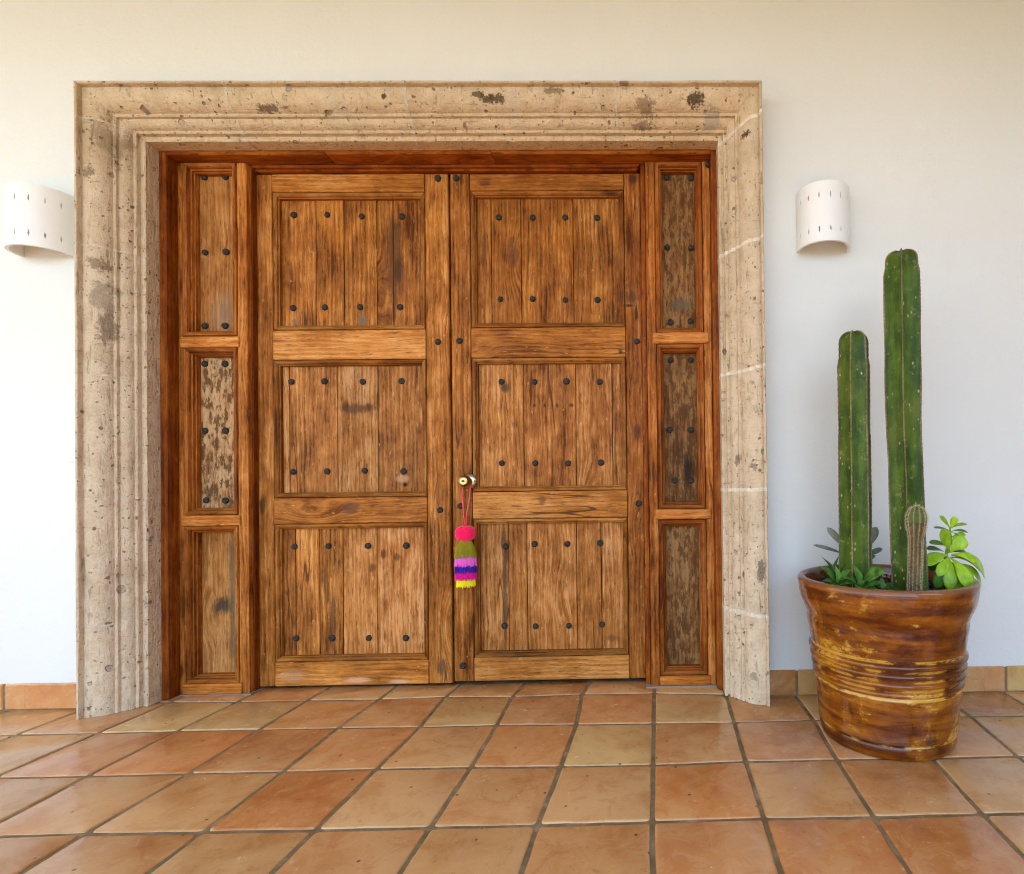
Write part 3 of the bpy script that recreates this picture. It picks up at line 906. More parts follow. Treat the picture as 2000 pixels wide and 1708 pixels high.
# ------------------------------------------------------------------ carved stone surround
XL, XR, ZT = -2.388, 0.485, 2.652
PROF = [(0.0, 0.003), (0.0, -0.060), (0.0, -0.114), (0.003, -0.118), (0.010, -0.118), (0.012, -0.115), (0.0130, -0.097), (0.018, -0.0985), (0.032, -0.100), (0.046, -0.097), (0.060, -0.093), (0.074, -0.084), (0.086, -0.073), (0.094, -0.060),
        (0.0955, -0.053), (0.104, -0.055), (0.108, -0.052), (0.1095, -0.040), (0.118, -0.038), (0.127, -0.033), (0.135, -0.025), (0.139, -0.016), (0.1405, -0.010), (0.150, -0.012), (0.1535, -0.009), (0.155, 0.009), (0.162, 0.010), (0.1635, 0.008), (0.171, 0.007), (0.1755, 0.010), (0.176, 0.030), (0.176, 0.110), (0.091, 0.110), (0.091, 0.003)]
def offset_prof(prof, d):
    out = []
    n = len(prof)
    for i in range(n):
        a, b, c = Vector(prof[i - 1]), Vector(prof[i]), Vector(prof[(i + 1) % n])
        t1, t2 = (b - a).normalized(), (c - b).normalized()
        nn = Vector((t1.y, -t1.x)) + Vector((t2.y, -t2.x))
        if nn.length < 1e-6:
            nn = Vector((t1.y, -t1.x))
        nn.normalize()
        out.append(tuple(b - nn * d if False else b + nn * d))
    return out
def area(pr):
    return sum(pr[i - 1][0] * pr[i][1] - pr[i][0] * pr[i - 1][1] for i in range(len(pr)))
def sweep(bm, side, f0, f1, prof, step=0.03, amp=0.0016, caps=(True, True)):
    sd_ = random.uniform(0, 90)
    L = abs(f1(0.09) - f0(0.09))
    n = max(1, int(L / step))
    rings = []
    for i in range(n + 1):
        f = i / n
        ring = []
        for k, (u, y) in enumerate(prof):
            s = f0(u) * (1 - f) + f1(u) * f
            uu, yy = u, y
            front = y < 0.0025 or (0.1 < u < 0.18 and y < 0.09)
            if front and amp > 0:
                wx, wz = (s, 0) if side == 'T' else (0, s)
                g = nz(s * 7, u * 30, sd_) * 0.7 + nz(s * 28, u * 60, sd_ + 5) * 0.5
                chip = max(0.0, nz(s * 16, k * 3.3, sd_ + 9) - 0.35) * 0.012 if (k in (3, 4, 15, 16, 23, 24, 29)) else 0.0
                yy = y + amp * g + chip
                if u < 0.001 and y > -0.118:
                    uu = u + amp * 0.8 * nz(s * 9, 4.4, sd_)
                elif u < 0.012:
                    uu = u + amp * 0.8 * nz(s * 9, 4.4, sd_) + chip * 0.5
            if side == 'T':
                p = (s, yy, ZT - uu)
            elif side == 'L':
                p = (XL + uu, yy, s)
            else:
                p = (XR - uu, yy, s)
            ring.append(bm.verts.new(p))
        rings.append(ring)
    m_ = len(prof)
    for r0, r1 in zip(rings, rings[1:]):
        for k in range(m_):
            bm.faces.new((r0[k], r0[(k + 1) % m_], r1[(k + 1) % m_], r1[k]))
    if caps[0]:
        bm.faces.new(rings[0])
    if caps[1]:
        bm.faces.new(list(reversed(rings[-1])))
surround = thing("stone_surround", "carved beige stone door surround with stepped mouldings and pale mortar joints", "door surround", (-0.95, 0.0, 0.0))
G = 0.0032
def wig(s0, amp=0.004):
    q_ = random.uniform(0, 60)
    return lambda u: amp * nz(u * 22, q_, s0)
class Jt:
    def __init__(self, pos, k, amp=0.004):
        self.w = wig(pos, amp); self.pos = pos; self.k = k
    def at(self, d=0.0):
        return lambda u: self.pos + self.k * u + self.w(u) + d
tops = [Jt(-1.776, 0.0, 0.0015), Jt(-1.026, -0.04, 0.002), Jt(-0.139, 0.02, 0.001)]
lefts = [Jt(2.505, 0.02, 0.002), Jt(1.972, -0.02), Jt(1.428, 0.0, 0.002), Jt(0.909, 0.0, 0.002), Jt(0.372, 0.06, 0.002)]
rights = [Jt(2.522, -0.38, 0.010), Jt(1.990, -0.20, 0.010), Jt(1.440, -0.11, 0.008), Jt(0.913, 0.0, 0.004), Jt(0.372, 0.10, 0.004)]
miL, miR, miT = (lambda u: ZT - u), (lambda u: XR - u), (lambda u: XL + u)
def stone(parts, tint):
    bm = bmesh.new()
    for s_, a_, b_, cp in parts:
        sweep(bm, s_, a_, b_, PROF, caps=cp)
    bmesh.ops.remove_doubles(bm, verts=bm.verts[:], dist=0.0004)
    o_ = obj("stone_block", bm, M_STONE, surround, tint)
    smooth_by_angle(o_, 28)
TW = (1.0, 0.98, 0.94)
stone([('L', lefts[0].at(G), miL, (True, False)), ('T', miT, tops[0].at(-G), (False, True))], (1.0, 0.99, 0.95))
stone([('T', tops[0].at(G), tops[1].at(-G), (True, True))], (0.99, 0.97, 0.90))
stone([('T', tops[1].at(G), tops[2].at(-G), (True, True))], (1.0, 0.97, 0.90))
stone([('T', tops[2].at(G), miR, (True, False)), ('R', rights[0].at(G), miL, (True, False))], (1.02, 0.98, 0.90))
zs = lambda z: (lambda u: z)
for i, tint in enumerate(((0.96, 0.95, 0.93), (0.97, 0.97, 0.96), (1.0, 1.0, 0.99), (1.02, 1.01, 1.0), (1.06, 1.05, 1.03))):
    hi = lefts[i].at(-G)
    lo = lefts[i + 1].at(G) if i < 4 else zs(0.0005)
    stone([('L', lo, hi, (True, True))], tint)
for i, tint in enumerate(((0.98, 0.96, 0.91), (0.99, 0.97, 0.93), (1.03, 1.01, 0.97), (1.06, 1.05, 1.02), (1.14, 1.13, 1.10))):
    hi = rights[i].at(-G)
    lo = rights[i + 1].at(G) if i < 4 else zs(0.0005)
    stone([('R', lo, hi, (True, True))], tint)
PM = offset_prof(PROF, 0.0012 if area(PROF) > 0 else -0.0012)
for s_, js, wd in (('T', tops, 0.0044), ('L', lefts, 0.0036), ('R', rights, 0.0075)):
    for j in js:
        bm = bmesh.new()
        sweep(bm, s_, j.at(-wd), j.at(wd), PM, step=0.004, amp=0.0)
        obj("mortar_joint", bm, M_MORTAR, surround, {'T': (0.86, 0.84, 0.80), 'L': (0.90, 0.87, 0.82), 'R': (1.08, 1.08, 1.06)}[s_])

# ------------------------------------------------------------------ wooden frame with side panels
YJ, YS, YB, YL, YP = 0.072, 0.130, 0.186, 0.190, 0.220
frame = thing("door_frame", "red brown wooden door frame with a narrow studded side panel on either side of the doors", "door frame", (-0.95, 0.0, 0.0))
JX0, JX1, HZ = -2.2105, 0.3080, 2.4755
obj("jamb", beam('Z', -2.29, -2.1835, YJ, 0.32, 0.004, HZ, ch=0.004), J_V, frame, (0.95, 0.9, 0.85))
obj("jamb", beam('Z', 0.2830, 0.390, YJ, 0.32, 0.004, HZ, ch=0.004), J_V, frame, (1.1, 1.05, 1.0))
obj("head_beam", beam('X', -2.1830, -1.47, YJ - 0.001, 0.32, 2.4585, 2.53, ch=0.004), J_H, frame, (1.12, 1.1, 1.0))
obj("head_beam", beam('X', -1.4695, -0.72, YJ - 0.001, 0.32, 2.4590, 2.53, ch=0.004), J_H, frame, (1.2, 1.15, 1.05))
obj("head_beam", beam('X', -0.7195, 0.2825, YJ - 0.001, 0.32, 2.4590, 2.53, ch=0.004), J_H, frame, (1.0, 0.95, 0.9))
# header moulding above the leaves
bm = moulding('T', -1.868, -0.044, 0.0, 2.4583, [(0.0, 0.150), (0.004, 0.148), (0.012, 0.152), (0.014, 0.166), (0.0195, 0.172), (0.0205, 0.30), (0.0, 0.30)])
obj("header_moulding", bm, J_H, frame, (1.05, 0.95, 0.85))

# iron studs: a few shared hammered heads
def stud_mesh(seed, r, sides):
    rs = random.Random(seed)
    bm = bmesh.new()
    rings = []
    for (f, h) in ((1.0, 0.004), (1.02, -0.0015), (0.93, -0.006), (0.62, -0.0095), (0.25, -0.0105)):
        ring = []
        for k in range(sides):
            a = 2 * math.pi * k / sides + 0.2
            rr = r * f * (1 + rs.uniform(-0.06, 0.06))
            ring.append(bm.verts.new((rr * math.cos(a), h + rs.uniform(-0.0008, 0.0008), rr * math.sin(a))))
        rings.append(ring)
    for r0, r1 in zip(rings, rings[1:]):
        for k in range(sides):
            bm.faces.new((r0[k], r0[(k + 1) % sides], r1[(k + 1) % sides], r1[k]))
    bm.faces.new(rings[-1])
    bmesh.ops.recalc_face_normals(bm, faces=bm.faces[:])
    me = bpy.data.meshes.new("stud")
    bm.to_mesh(me)
    bm.free()
    me.materials.append(M_IRON)
    for pl in me.polygons:
        pl.use_smooth = True
    me.set_sharp_from_angle(angle=R_(32))
    return me
STUDS = [stud_mesh(i, 0.0150, (9, 8, 10, 7)[i % 4]) for i in range(6)]
def studs(parent, pts, y):
    for (x, z) in pts:
        k = random.uniform(0.93, 1.08)
        place("stud", random.choice(STUDS), parent, (x, y, z), (0, random.uniform(0, 6.28), 0), scale=(k, 1.0, k))

SPROF = [(0.0, YS + 0.003), (0.003, YS - 0.003), (0.017, YS - 0.001), (0.0205, YS + 0.006), (0.0215, YS + 0.016), (0.0265, YS + 0.018), (0.0275, YS + 0.030), (0.0315, YS + 0.032), (0.0325, YB + 0.004), (0.0, YB + 0.004)]
def side_panel(x0, x1, opn, sx, panels, rails, mats, stud_pts, tint, rebate=None):
    """stiles, cross rails, mouldings and sunk boards of one side panel"""
    sp = obj("side_panel", beam('Z', x0 + 0.004, x1 - 0.004, YB + 0.022, YB + 0.040, 0.006, 2.455), J_V, frame, (0.6, 0.55, 0.5))
    l, r = sx
    obj("stile", beam('Z', x0, l, YS, YB + 0.02, 0.004, 2.4575), W_V, sp, tint)
    obj("stile", beam('Z', r, x1, YS, YB + 0.02, 0.004, 2.4575), W_V, sp, tint)
    if rebate:
        obj("rebate_strip", beam('Z', rebate[0], rebate[1], rebate[2], YB + 0.05, 0.004, 2.4575, ch=0.005), J_V, sp, (1.05, 0.95, 0.8))
    for (z0, z1), m_, pt in zip(panels, mats, ((1, 1, 1), (1, 1, 1), (1, 1, 1))):
        obj("plank", beam('Z', l - 0.004, r + 0.004, YB, YB + 0.018, z0 - 0.006, z1 + 0.006, ch=0.001), m_, sp)
        for s_ in 'BTLR':
            b2 = moulding(s_, l + 0.0018, r - 0.0018, z0, z1, SPROF)
            k_ = random.uniform(0.62, 0.74)  # darker, redder tint paints recess shade into the moulding colour
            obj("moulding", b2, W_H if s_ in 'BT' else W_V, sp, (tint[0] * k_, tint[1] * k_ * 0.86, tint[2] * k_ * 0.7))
    for (ra, rb, z0, z1, lap) in rails:
        if lap:
            obj("rail", beam('X', ra, rb, YS - 0.008, YB + 0.016, z0, z1, ch=0.0035), W_H, sp, tuple(c * 1.08 for c in tint))
        else:
            obj("rail", beam('X', ra, rb, YS - 0.004, YB + 0.016, z0, z1, ch=0.003), W_H, sp, tint)
    studs(sp, stud_pts, YB - 0.001)
    return sp
# heights of the three openings (outer edge of their mouldings)
PANZ = [(1.652, 2.4570), (0.826, 1.598), (0.052, 0.776)]
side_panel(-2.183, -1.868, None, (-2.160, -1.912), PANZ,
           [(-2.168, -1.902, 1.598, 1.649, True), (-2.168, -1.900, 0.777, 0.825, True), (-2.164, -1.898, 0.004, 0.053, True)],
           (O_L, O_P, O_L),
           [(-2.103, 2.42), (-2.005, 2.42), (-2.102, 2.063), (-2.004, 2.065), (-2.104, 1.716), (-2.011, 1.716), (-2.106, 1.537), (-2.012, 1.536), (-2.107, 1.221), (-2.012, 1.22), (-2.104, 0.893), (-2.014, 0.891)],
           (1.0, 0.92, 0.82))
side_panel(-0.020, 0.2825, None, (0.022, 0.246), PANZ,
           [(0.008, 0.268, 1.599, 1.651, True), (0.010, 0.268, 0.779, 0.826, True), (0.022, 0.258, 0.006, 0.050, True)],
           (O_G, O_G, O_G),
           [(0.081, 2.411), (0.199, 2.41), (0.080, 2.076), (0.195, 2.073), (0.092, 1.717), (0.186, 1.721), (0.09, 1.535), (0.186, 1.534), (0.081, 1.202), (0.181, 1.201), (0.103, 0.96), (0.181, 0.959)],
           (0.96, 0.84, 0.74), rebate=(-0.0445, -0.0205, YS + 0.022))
# stepped rebate on the door side of the left mullion
obj("rebate_strip", beam('Z', -1.8675, -1.8630, YS + 0.028, YB + 0.06, 0.004, 2.4375, ch=0.002), J_V, frame, (0.8, 0.7, 0.6))
studs(frame, [(0.276, 2.440)], YS - 0.001)
bm = bmesh.new()
box(bm, -2.183, -1.86, 0.128, 0.30, -0.003, 0.0035)
box(bm, -0.044, 0.283, 0.118, 0.30, -0.003, 0.0055)
obj("cement_bed", bm, plain("grey cement", (0.26, 0.22, 0.17), 0.95), frame)

# ------------------------------------------------------------------ the two door leaves
LPROF = [(0.0, YL + 0.005), (0.003, YL - 0.001), (0.012, YL - 0.0005), (0.0175, YL + 0.004), (0.0195, YL + 0.011), (0.0235, YL + 0.013), (0.0245, YP + 0.003), (0.0, YP + 0.003)]
def door_leaf(label, x0, x1, si, so, zb, rails, seams, tints, stud_pts, stile_studs, loc):
    d = thing("door_leaf", label, "door", loc)
    YBK = 0.250
    obj("stile", beam('Z', x0, si - 0.0010, YL, YBK, zb, 2.4365, ch=0.0035), W_V, d, tints['sl'])
    obj("stile", beam('Z', so + 0.0008, x1, YL, YBK, zb, 2.4365, ch=0.0035), W_V, d, tints['sr'])
    for i, (z0, z1) in enumerate(rails):
        obj("rail", beam('X', si + 0.0012, so - 0.0012, YL - 0.0015, YBK, z0, z1, ch=0.003), W_H, d, tints['r'][i])
    for p in range(3):
        z1, z0 = rails[p][0], rails[p + 1][1]
        z1 -= 0.0008
        z0 += 0.0008
        for s_ in 'BTLR':
            obj("moulding", moulding(s_, si + 0.0020, so - 0.0020, z0 + 0.0012, z1 - 0.0012, LPROF), W_H if s_ in 'BT' else W_V, d, tuple(c * q_ for c, q_ in zip(tints['m'][p], (lambda k: (k, k * 0.95, k * 0.85))(random.uniform(0.66, 0.84)))))  # moulding colour darkened to stand in for shade in the panel recess
        xs = [si + 0.004] + seams[p] + [so - 0.004]
        for k in range(len(xs) - 1):
            dy = random.uniform(-0.0022, 0.0022)
            obj("plank", beam('Z', xs[k] + 0.0014, xs[k + 1] - 0.0014, YP + dy, YP + 0.022, z0 + 0.004, z1 - 0.004, ch=0.0018, wob=0.0012), W_V, d, tints['p'][p][k])
    bm = bmesh.new()
    box(bm, si + 0.002, so - 0.002, YP + 0.0225, YBK - 0.002, zb + 0.05, 2.40)
    obj("backing_board", bm, J_V, d, (0.3, 0.25, 0.2))
    studs(d, stud_pts, YP - 0.001)
    studs(d, stile_studs, YL - 0.001)
    return d
def g(v, r=1.0, gr=1.0, b=1.0):
    return (v * r, v * gr, v * b)
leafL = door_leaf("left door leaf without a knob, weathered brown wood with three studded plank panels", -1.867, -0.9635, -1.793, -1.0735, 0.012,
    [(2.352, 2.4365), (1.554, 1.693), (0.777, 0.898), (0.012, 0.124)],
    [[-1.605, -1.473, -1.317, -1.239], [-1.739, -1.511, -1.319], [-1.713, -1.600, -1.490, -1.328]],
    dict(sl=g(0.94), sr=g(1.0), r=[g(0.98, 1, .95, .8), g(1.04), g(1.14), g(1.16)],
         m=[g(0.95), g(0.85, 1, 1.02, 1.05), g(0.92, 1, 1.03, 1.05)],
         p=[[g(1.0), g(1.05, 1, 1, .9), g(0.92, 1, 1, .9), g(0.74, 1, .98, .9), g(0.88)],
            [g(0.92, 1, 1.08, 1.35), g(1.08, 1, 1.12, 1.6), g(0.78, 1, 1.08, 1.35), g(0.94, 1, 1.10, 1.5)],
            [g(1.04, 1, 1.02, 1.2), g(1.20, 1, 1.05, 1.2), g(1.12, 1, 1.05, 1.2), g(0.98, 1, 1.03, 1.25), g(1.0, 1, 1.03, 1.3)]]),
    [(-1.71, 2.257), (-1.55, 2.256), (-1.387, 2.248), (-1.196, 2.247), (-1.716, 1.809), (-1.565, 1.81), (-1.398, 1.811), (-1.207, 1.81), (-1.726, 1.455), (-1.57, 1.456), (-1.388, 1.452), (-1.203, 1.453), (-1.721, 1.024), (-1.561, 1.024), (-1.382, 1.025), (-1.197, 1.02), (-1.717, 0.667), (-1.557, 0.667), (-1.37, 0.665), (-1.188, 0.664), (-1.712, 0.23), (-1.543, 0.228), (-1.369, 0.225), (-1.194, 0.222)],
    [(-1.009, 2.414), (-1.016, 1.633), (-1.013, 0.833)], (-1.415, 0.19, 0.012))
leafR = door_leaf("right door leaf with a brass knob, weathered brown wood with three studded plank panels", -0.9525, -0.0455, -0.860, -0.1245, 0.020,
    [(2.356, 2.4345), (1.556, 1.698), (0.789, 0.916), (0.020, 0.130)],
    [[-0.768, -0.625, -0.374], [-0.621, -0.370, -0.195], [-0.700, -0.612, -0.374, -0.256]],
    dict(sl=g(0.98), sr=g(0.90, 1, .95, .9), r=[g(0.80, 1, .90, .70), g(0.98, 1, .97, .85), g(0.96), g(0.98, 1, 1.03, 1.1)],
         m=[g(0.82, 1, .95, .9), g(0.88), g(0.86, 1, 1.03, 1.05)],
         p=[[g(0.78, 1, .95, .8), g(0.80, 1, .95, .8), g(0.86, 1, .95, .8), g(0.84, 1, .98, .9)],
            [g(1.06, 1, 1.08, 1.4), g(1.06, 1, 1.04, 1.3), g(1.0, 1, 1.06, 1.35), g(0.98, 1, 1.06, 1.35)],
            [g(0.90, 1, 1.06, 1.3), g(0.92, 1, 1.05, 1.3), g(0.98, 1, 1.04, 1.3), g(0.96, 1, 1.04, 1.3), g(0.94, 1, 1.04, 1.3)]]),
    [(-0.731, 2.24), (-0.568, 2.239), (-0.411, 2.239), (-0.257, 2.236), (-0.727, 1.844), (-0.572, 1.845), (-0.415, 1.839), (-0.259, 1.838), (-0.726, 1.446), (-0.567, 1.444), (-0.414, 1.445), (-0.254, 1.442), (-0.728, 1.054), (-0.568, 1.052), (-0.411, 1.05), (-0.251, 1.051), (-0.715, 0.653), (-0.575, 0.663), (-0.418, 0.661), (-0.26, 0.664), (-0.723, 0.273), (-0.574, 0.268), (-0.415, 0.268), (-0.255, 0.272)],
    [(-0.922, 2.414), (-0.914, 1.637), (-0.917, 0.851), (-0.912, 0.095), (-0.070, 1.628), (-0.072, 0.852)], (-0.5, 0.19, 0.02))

# knob: turned about an axis square to the door
def lathe_y(prof, cx, cz, n=32):
    bm = bmesh.new()
    rings = []
    for (r, y) in prof:
        rings.append([bm.verts.new((cx + r * math.cos(2 * math.pi * i / n), y, cz + r * math.sin(2 * math.pi * i / n))) for i in range(n)])
    for r0, r1 in zip(rings, rings[1:]):
        for i in range(n):
            bm.faces.new((r0[i], r0[(i + 1) % n], r1[(i + 1) % n], r1[i]))
    bm.faces.new(rings[0])
    bm.faces.new(list(reversed(rings[-1])))
    return bm
KX, KZ = -0.874, 0.968
rose = obj("door_knob", lathe_y([(0.036, YL), (0.036, YL - 0.004), (0.034, YL - 0.008), (0.026, YL - 0.012), (0.017, YL - 0.015), (0.014, YL - 0.018), (0.0125, YL - 0.036), (0.016, YL - 0.040), (0.024, YL - 0.046), (0.0275, YL - 0.054), (0.0275, YL - 0.062), (0.025, YL - 0.072), (0.0215, YL - 0.080), (0.0195, YL - 0.082)], KX, KZ), M_BRASS, leafR)
smooth_by_angle(rose, 40)
o = obj("rosette", lathe_y([(0.0375, YL - 0.0005), (0.0375, YL - 0.0045), (0.0352, YL - 0.0088), (0.0270, YL - 0.0128), (0.0180, YL - 0.0158), (0.0150, YL - 0.0162)], KX, KZ), M_STEEL, rose)
smooth_by_angle(o, 40)
bm = lathe_y([(0.0200, YL - 0.0815), (0.0200, YL - 0.0840), (0.0175, YL - 0.0850), (0.0160, YL - 0.0835), (0.0150, YL - 0.0835)], KX, KZ)
o = obj("lock_ring", bm, M_BRASS2, rose)
smooth_by_angle(o, 30)
bm = bmesh.new()
box(bm, KX - 0.008, KX + 0.008, YL - 0.0865, YL - 0.083, KZ - 0.0018, KZ + 0.0018)
box(bm, KX - 0.0025, KX + 0.0025, YL - 0.0868, YL - 0.083, KZ - 0.005, KZ + 0.005)
obj("keyhole", bm, M_BLACK, rose)

# ------------------------------------------------------------------ pompom tassel hanging from the knob
TX, TY = -0.877, 0.140
tas = thing("pompom_tassel", "bright pompom tassel with pink, olive, blue and yellow yarn hanging from the door knob", "tassel", (TX, TY, 0.48))
bm = bmesh.new()
neck_y = YL - 0.028
loop = []
top = []
for i in range(13):
    a = math.pi * i / 12
    top.append((KX + 0.0165 * math.cos(a), neck_y - 0.004, KZ + 0.0150 * math.sin(a)))
pl_ = [(TX + 0.003, TY, 0.764), (TX + 0.008, TY - 0.003, 0.82), (KX + 0.020, TY - 0.004, 0.89)] + top + [(KX - 0.014, TY - 0.006, 0.90), (TX - 0.007, TY - 0.004, 0.82), (TX - 0.002, TY, 0.764)]
tube(bm, pl_, 0.0028, 7)
o = obj("cord", bm, Y_CORD, tas, smooth=True)
# pompom of cut yarn
bm = bmesh.new()
bmesh.ops.create_icosphere(bm, subdivisions=4, radius=1.0)
for v in bm.verts:
    d = v.co.normalized()
    k = 1 + 0.06 * nz(d.x * 9, d.y * 9, d.z * 9) + 0.03 * nz(d.x * 30, d.y * 30, d.z * 30)
    sq = 1.0 / max(1e-6, (abs(d.x) ** 2.6 + abs(d.y) ** 2.6 + abs(d.z) ** 2.6) ** (1 / 2.6))
    v.co = Vector((TX + d.x * sq * 0.0445 * k, TY + d.y * sq * 0.040 * k, 0.725 + d.z * sq * 0.0365 * k))
rp = random.Random(3)
for i in range(2600):
    d = Vector((rp.gauss(0, 1), rp.gauss(0, 1), rp.gauss(0, 1))).normalized()
    p = Vector((TX + d.x * 0.0445, TY + d.y * 0.040, 0.725 + d.z * 0.0365))
    tdir = d.orthogonal().normalized()
    tdir.rotate(Matrix.Rotation(rp.uniform(0, 6.28), 3, d))
    a, b = p + tdir * 0.0011, p - tdir * 0.0011
    e = p + d * rp.uniform(0.002, 0.005) + tdir * rp.uniform(-0.002, 0.002)
    bm.faces.new((bm.verts.new(a), bm.verts.new(b), bm.verts.new(e)))
obj("pompom", bm, Y_PINKRED, tas)
def tier(mat, z_top, z_bot, r_top, r_bot, name="yarn_tier", n=230, seed=0, label=None):
    rr = random.Random(seed)
    bm = bmesh.new()
    # dense core so that no light shows through, then separate threads over it
    rings = []
    N = 40
    for f in (0.0, 0.25, 0.6, 0.93):
        rings.append([])
        for i in range(N):
            a = 2 * math.pi * i / N
            r = (r_top + (r_bot - r_top) * f ** 0.6) * 0.955 * (1 + 0.03 * nz(math.cos(a) * 4, math.sin(a) * 4, seed))
            rings[-1].append(bm.verts.new((TX + r * math.cos(a), TY + 0.92 * r * math.sin(a), z_top + (z_bot - z_top) * f)))
    for r0, r1 in zip(rings, rings[1:]):
        for i in range(N):
            bm.faces.new((r0[i], r0[(i + 1) % N], r1[(i + 1) % N], r1[i]))
    bm.faces.new(rings[0]); bm.faces.new(rings[-1])
    for i in range(n):
        a = 2 * math.pi * (i + rr.uniform(-.5, .5)) / n
        end = rr.uniform(0.88, 1.09) + 0.05 * nz(math.cos(a) * 3, math.sin(a) * 3, seed + 2)
        w = rr.uniform(0.0007, 0.0011)
        sway = rr.uniform(-0.16, 0.16)
        prev = None
        off = rr.uniform(0.985, 1.035)
        for f in (0.0, 0.3, 0.65, 1.0):
            ff = f * end
            r = (r_top + (r_bot - r_top) * min(1, ff) ** 0.6) * off
            aa = a + sway * f * f
            c_ = Vector((TX + r * math.cos(aa), TY + 0.92 * r * math.sin(aa), z_top + (z_bot - z_top) * ff))
            tn = Vector((-math.sin(aa), math.cos(aa), 0)) * w
            nn = Vector((math.cos(aa), math.sin(aa), 0)) * w
            ring = [bm.verts.new(c_ - tn), bm.verts.new(c_ + nn), bm.verts.new(c_ + tn)]
            if prev:
                bm.faces.new((prev[0], prev[1], ring[1], ring[0]))
                bm.faces.new((prev[1], prev[2], ring[2], ring[1]))
            prev = ring
    return obj(name, bm, mat, tas, label=label)
tier(Y_YEL, 0.530, 0.481, 0.036, 0.0415, seed=5, label="lemon yellow bottom yarn tier")
tier(Y_MAG, 0.560, 0.513, 0.042, 0.0465, seed=4, label="magenta yarn tier")
tier(Y_BLUE, 0.590, 0.545, 0.043, 0.0475, seed=3, label="royal blue yarn tier")
tier(Y_PINK, 0.630, 0.576, 0.043, 0.0478, seed=2, label="candy pink yarn tier")
tier(Y_OLIVE, 0.694, 0.617, 0.022, 0.0495, seed=1, n=260, label="olive green top yarn tier")

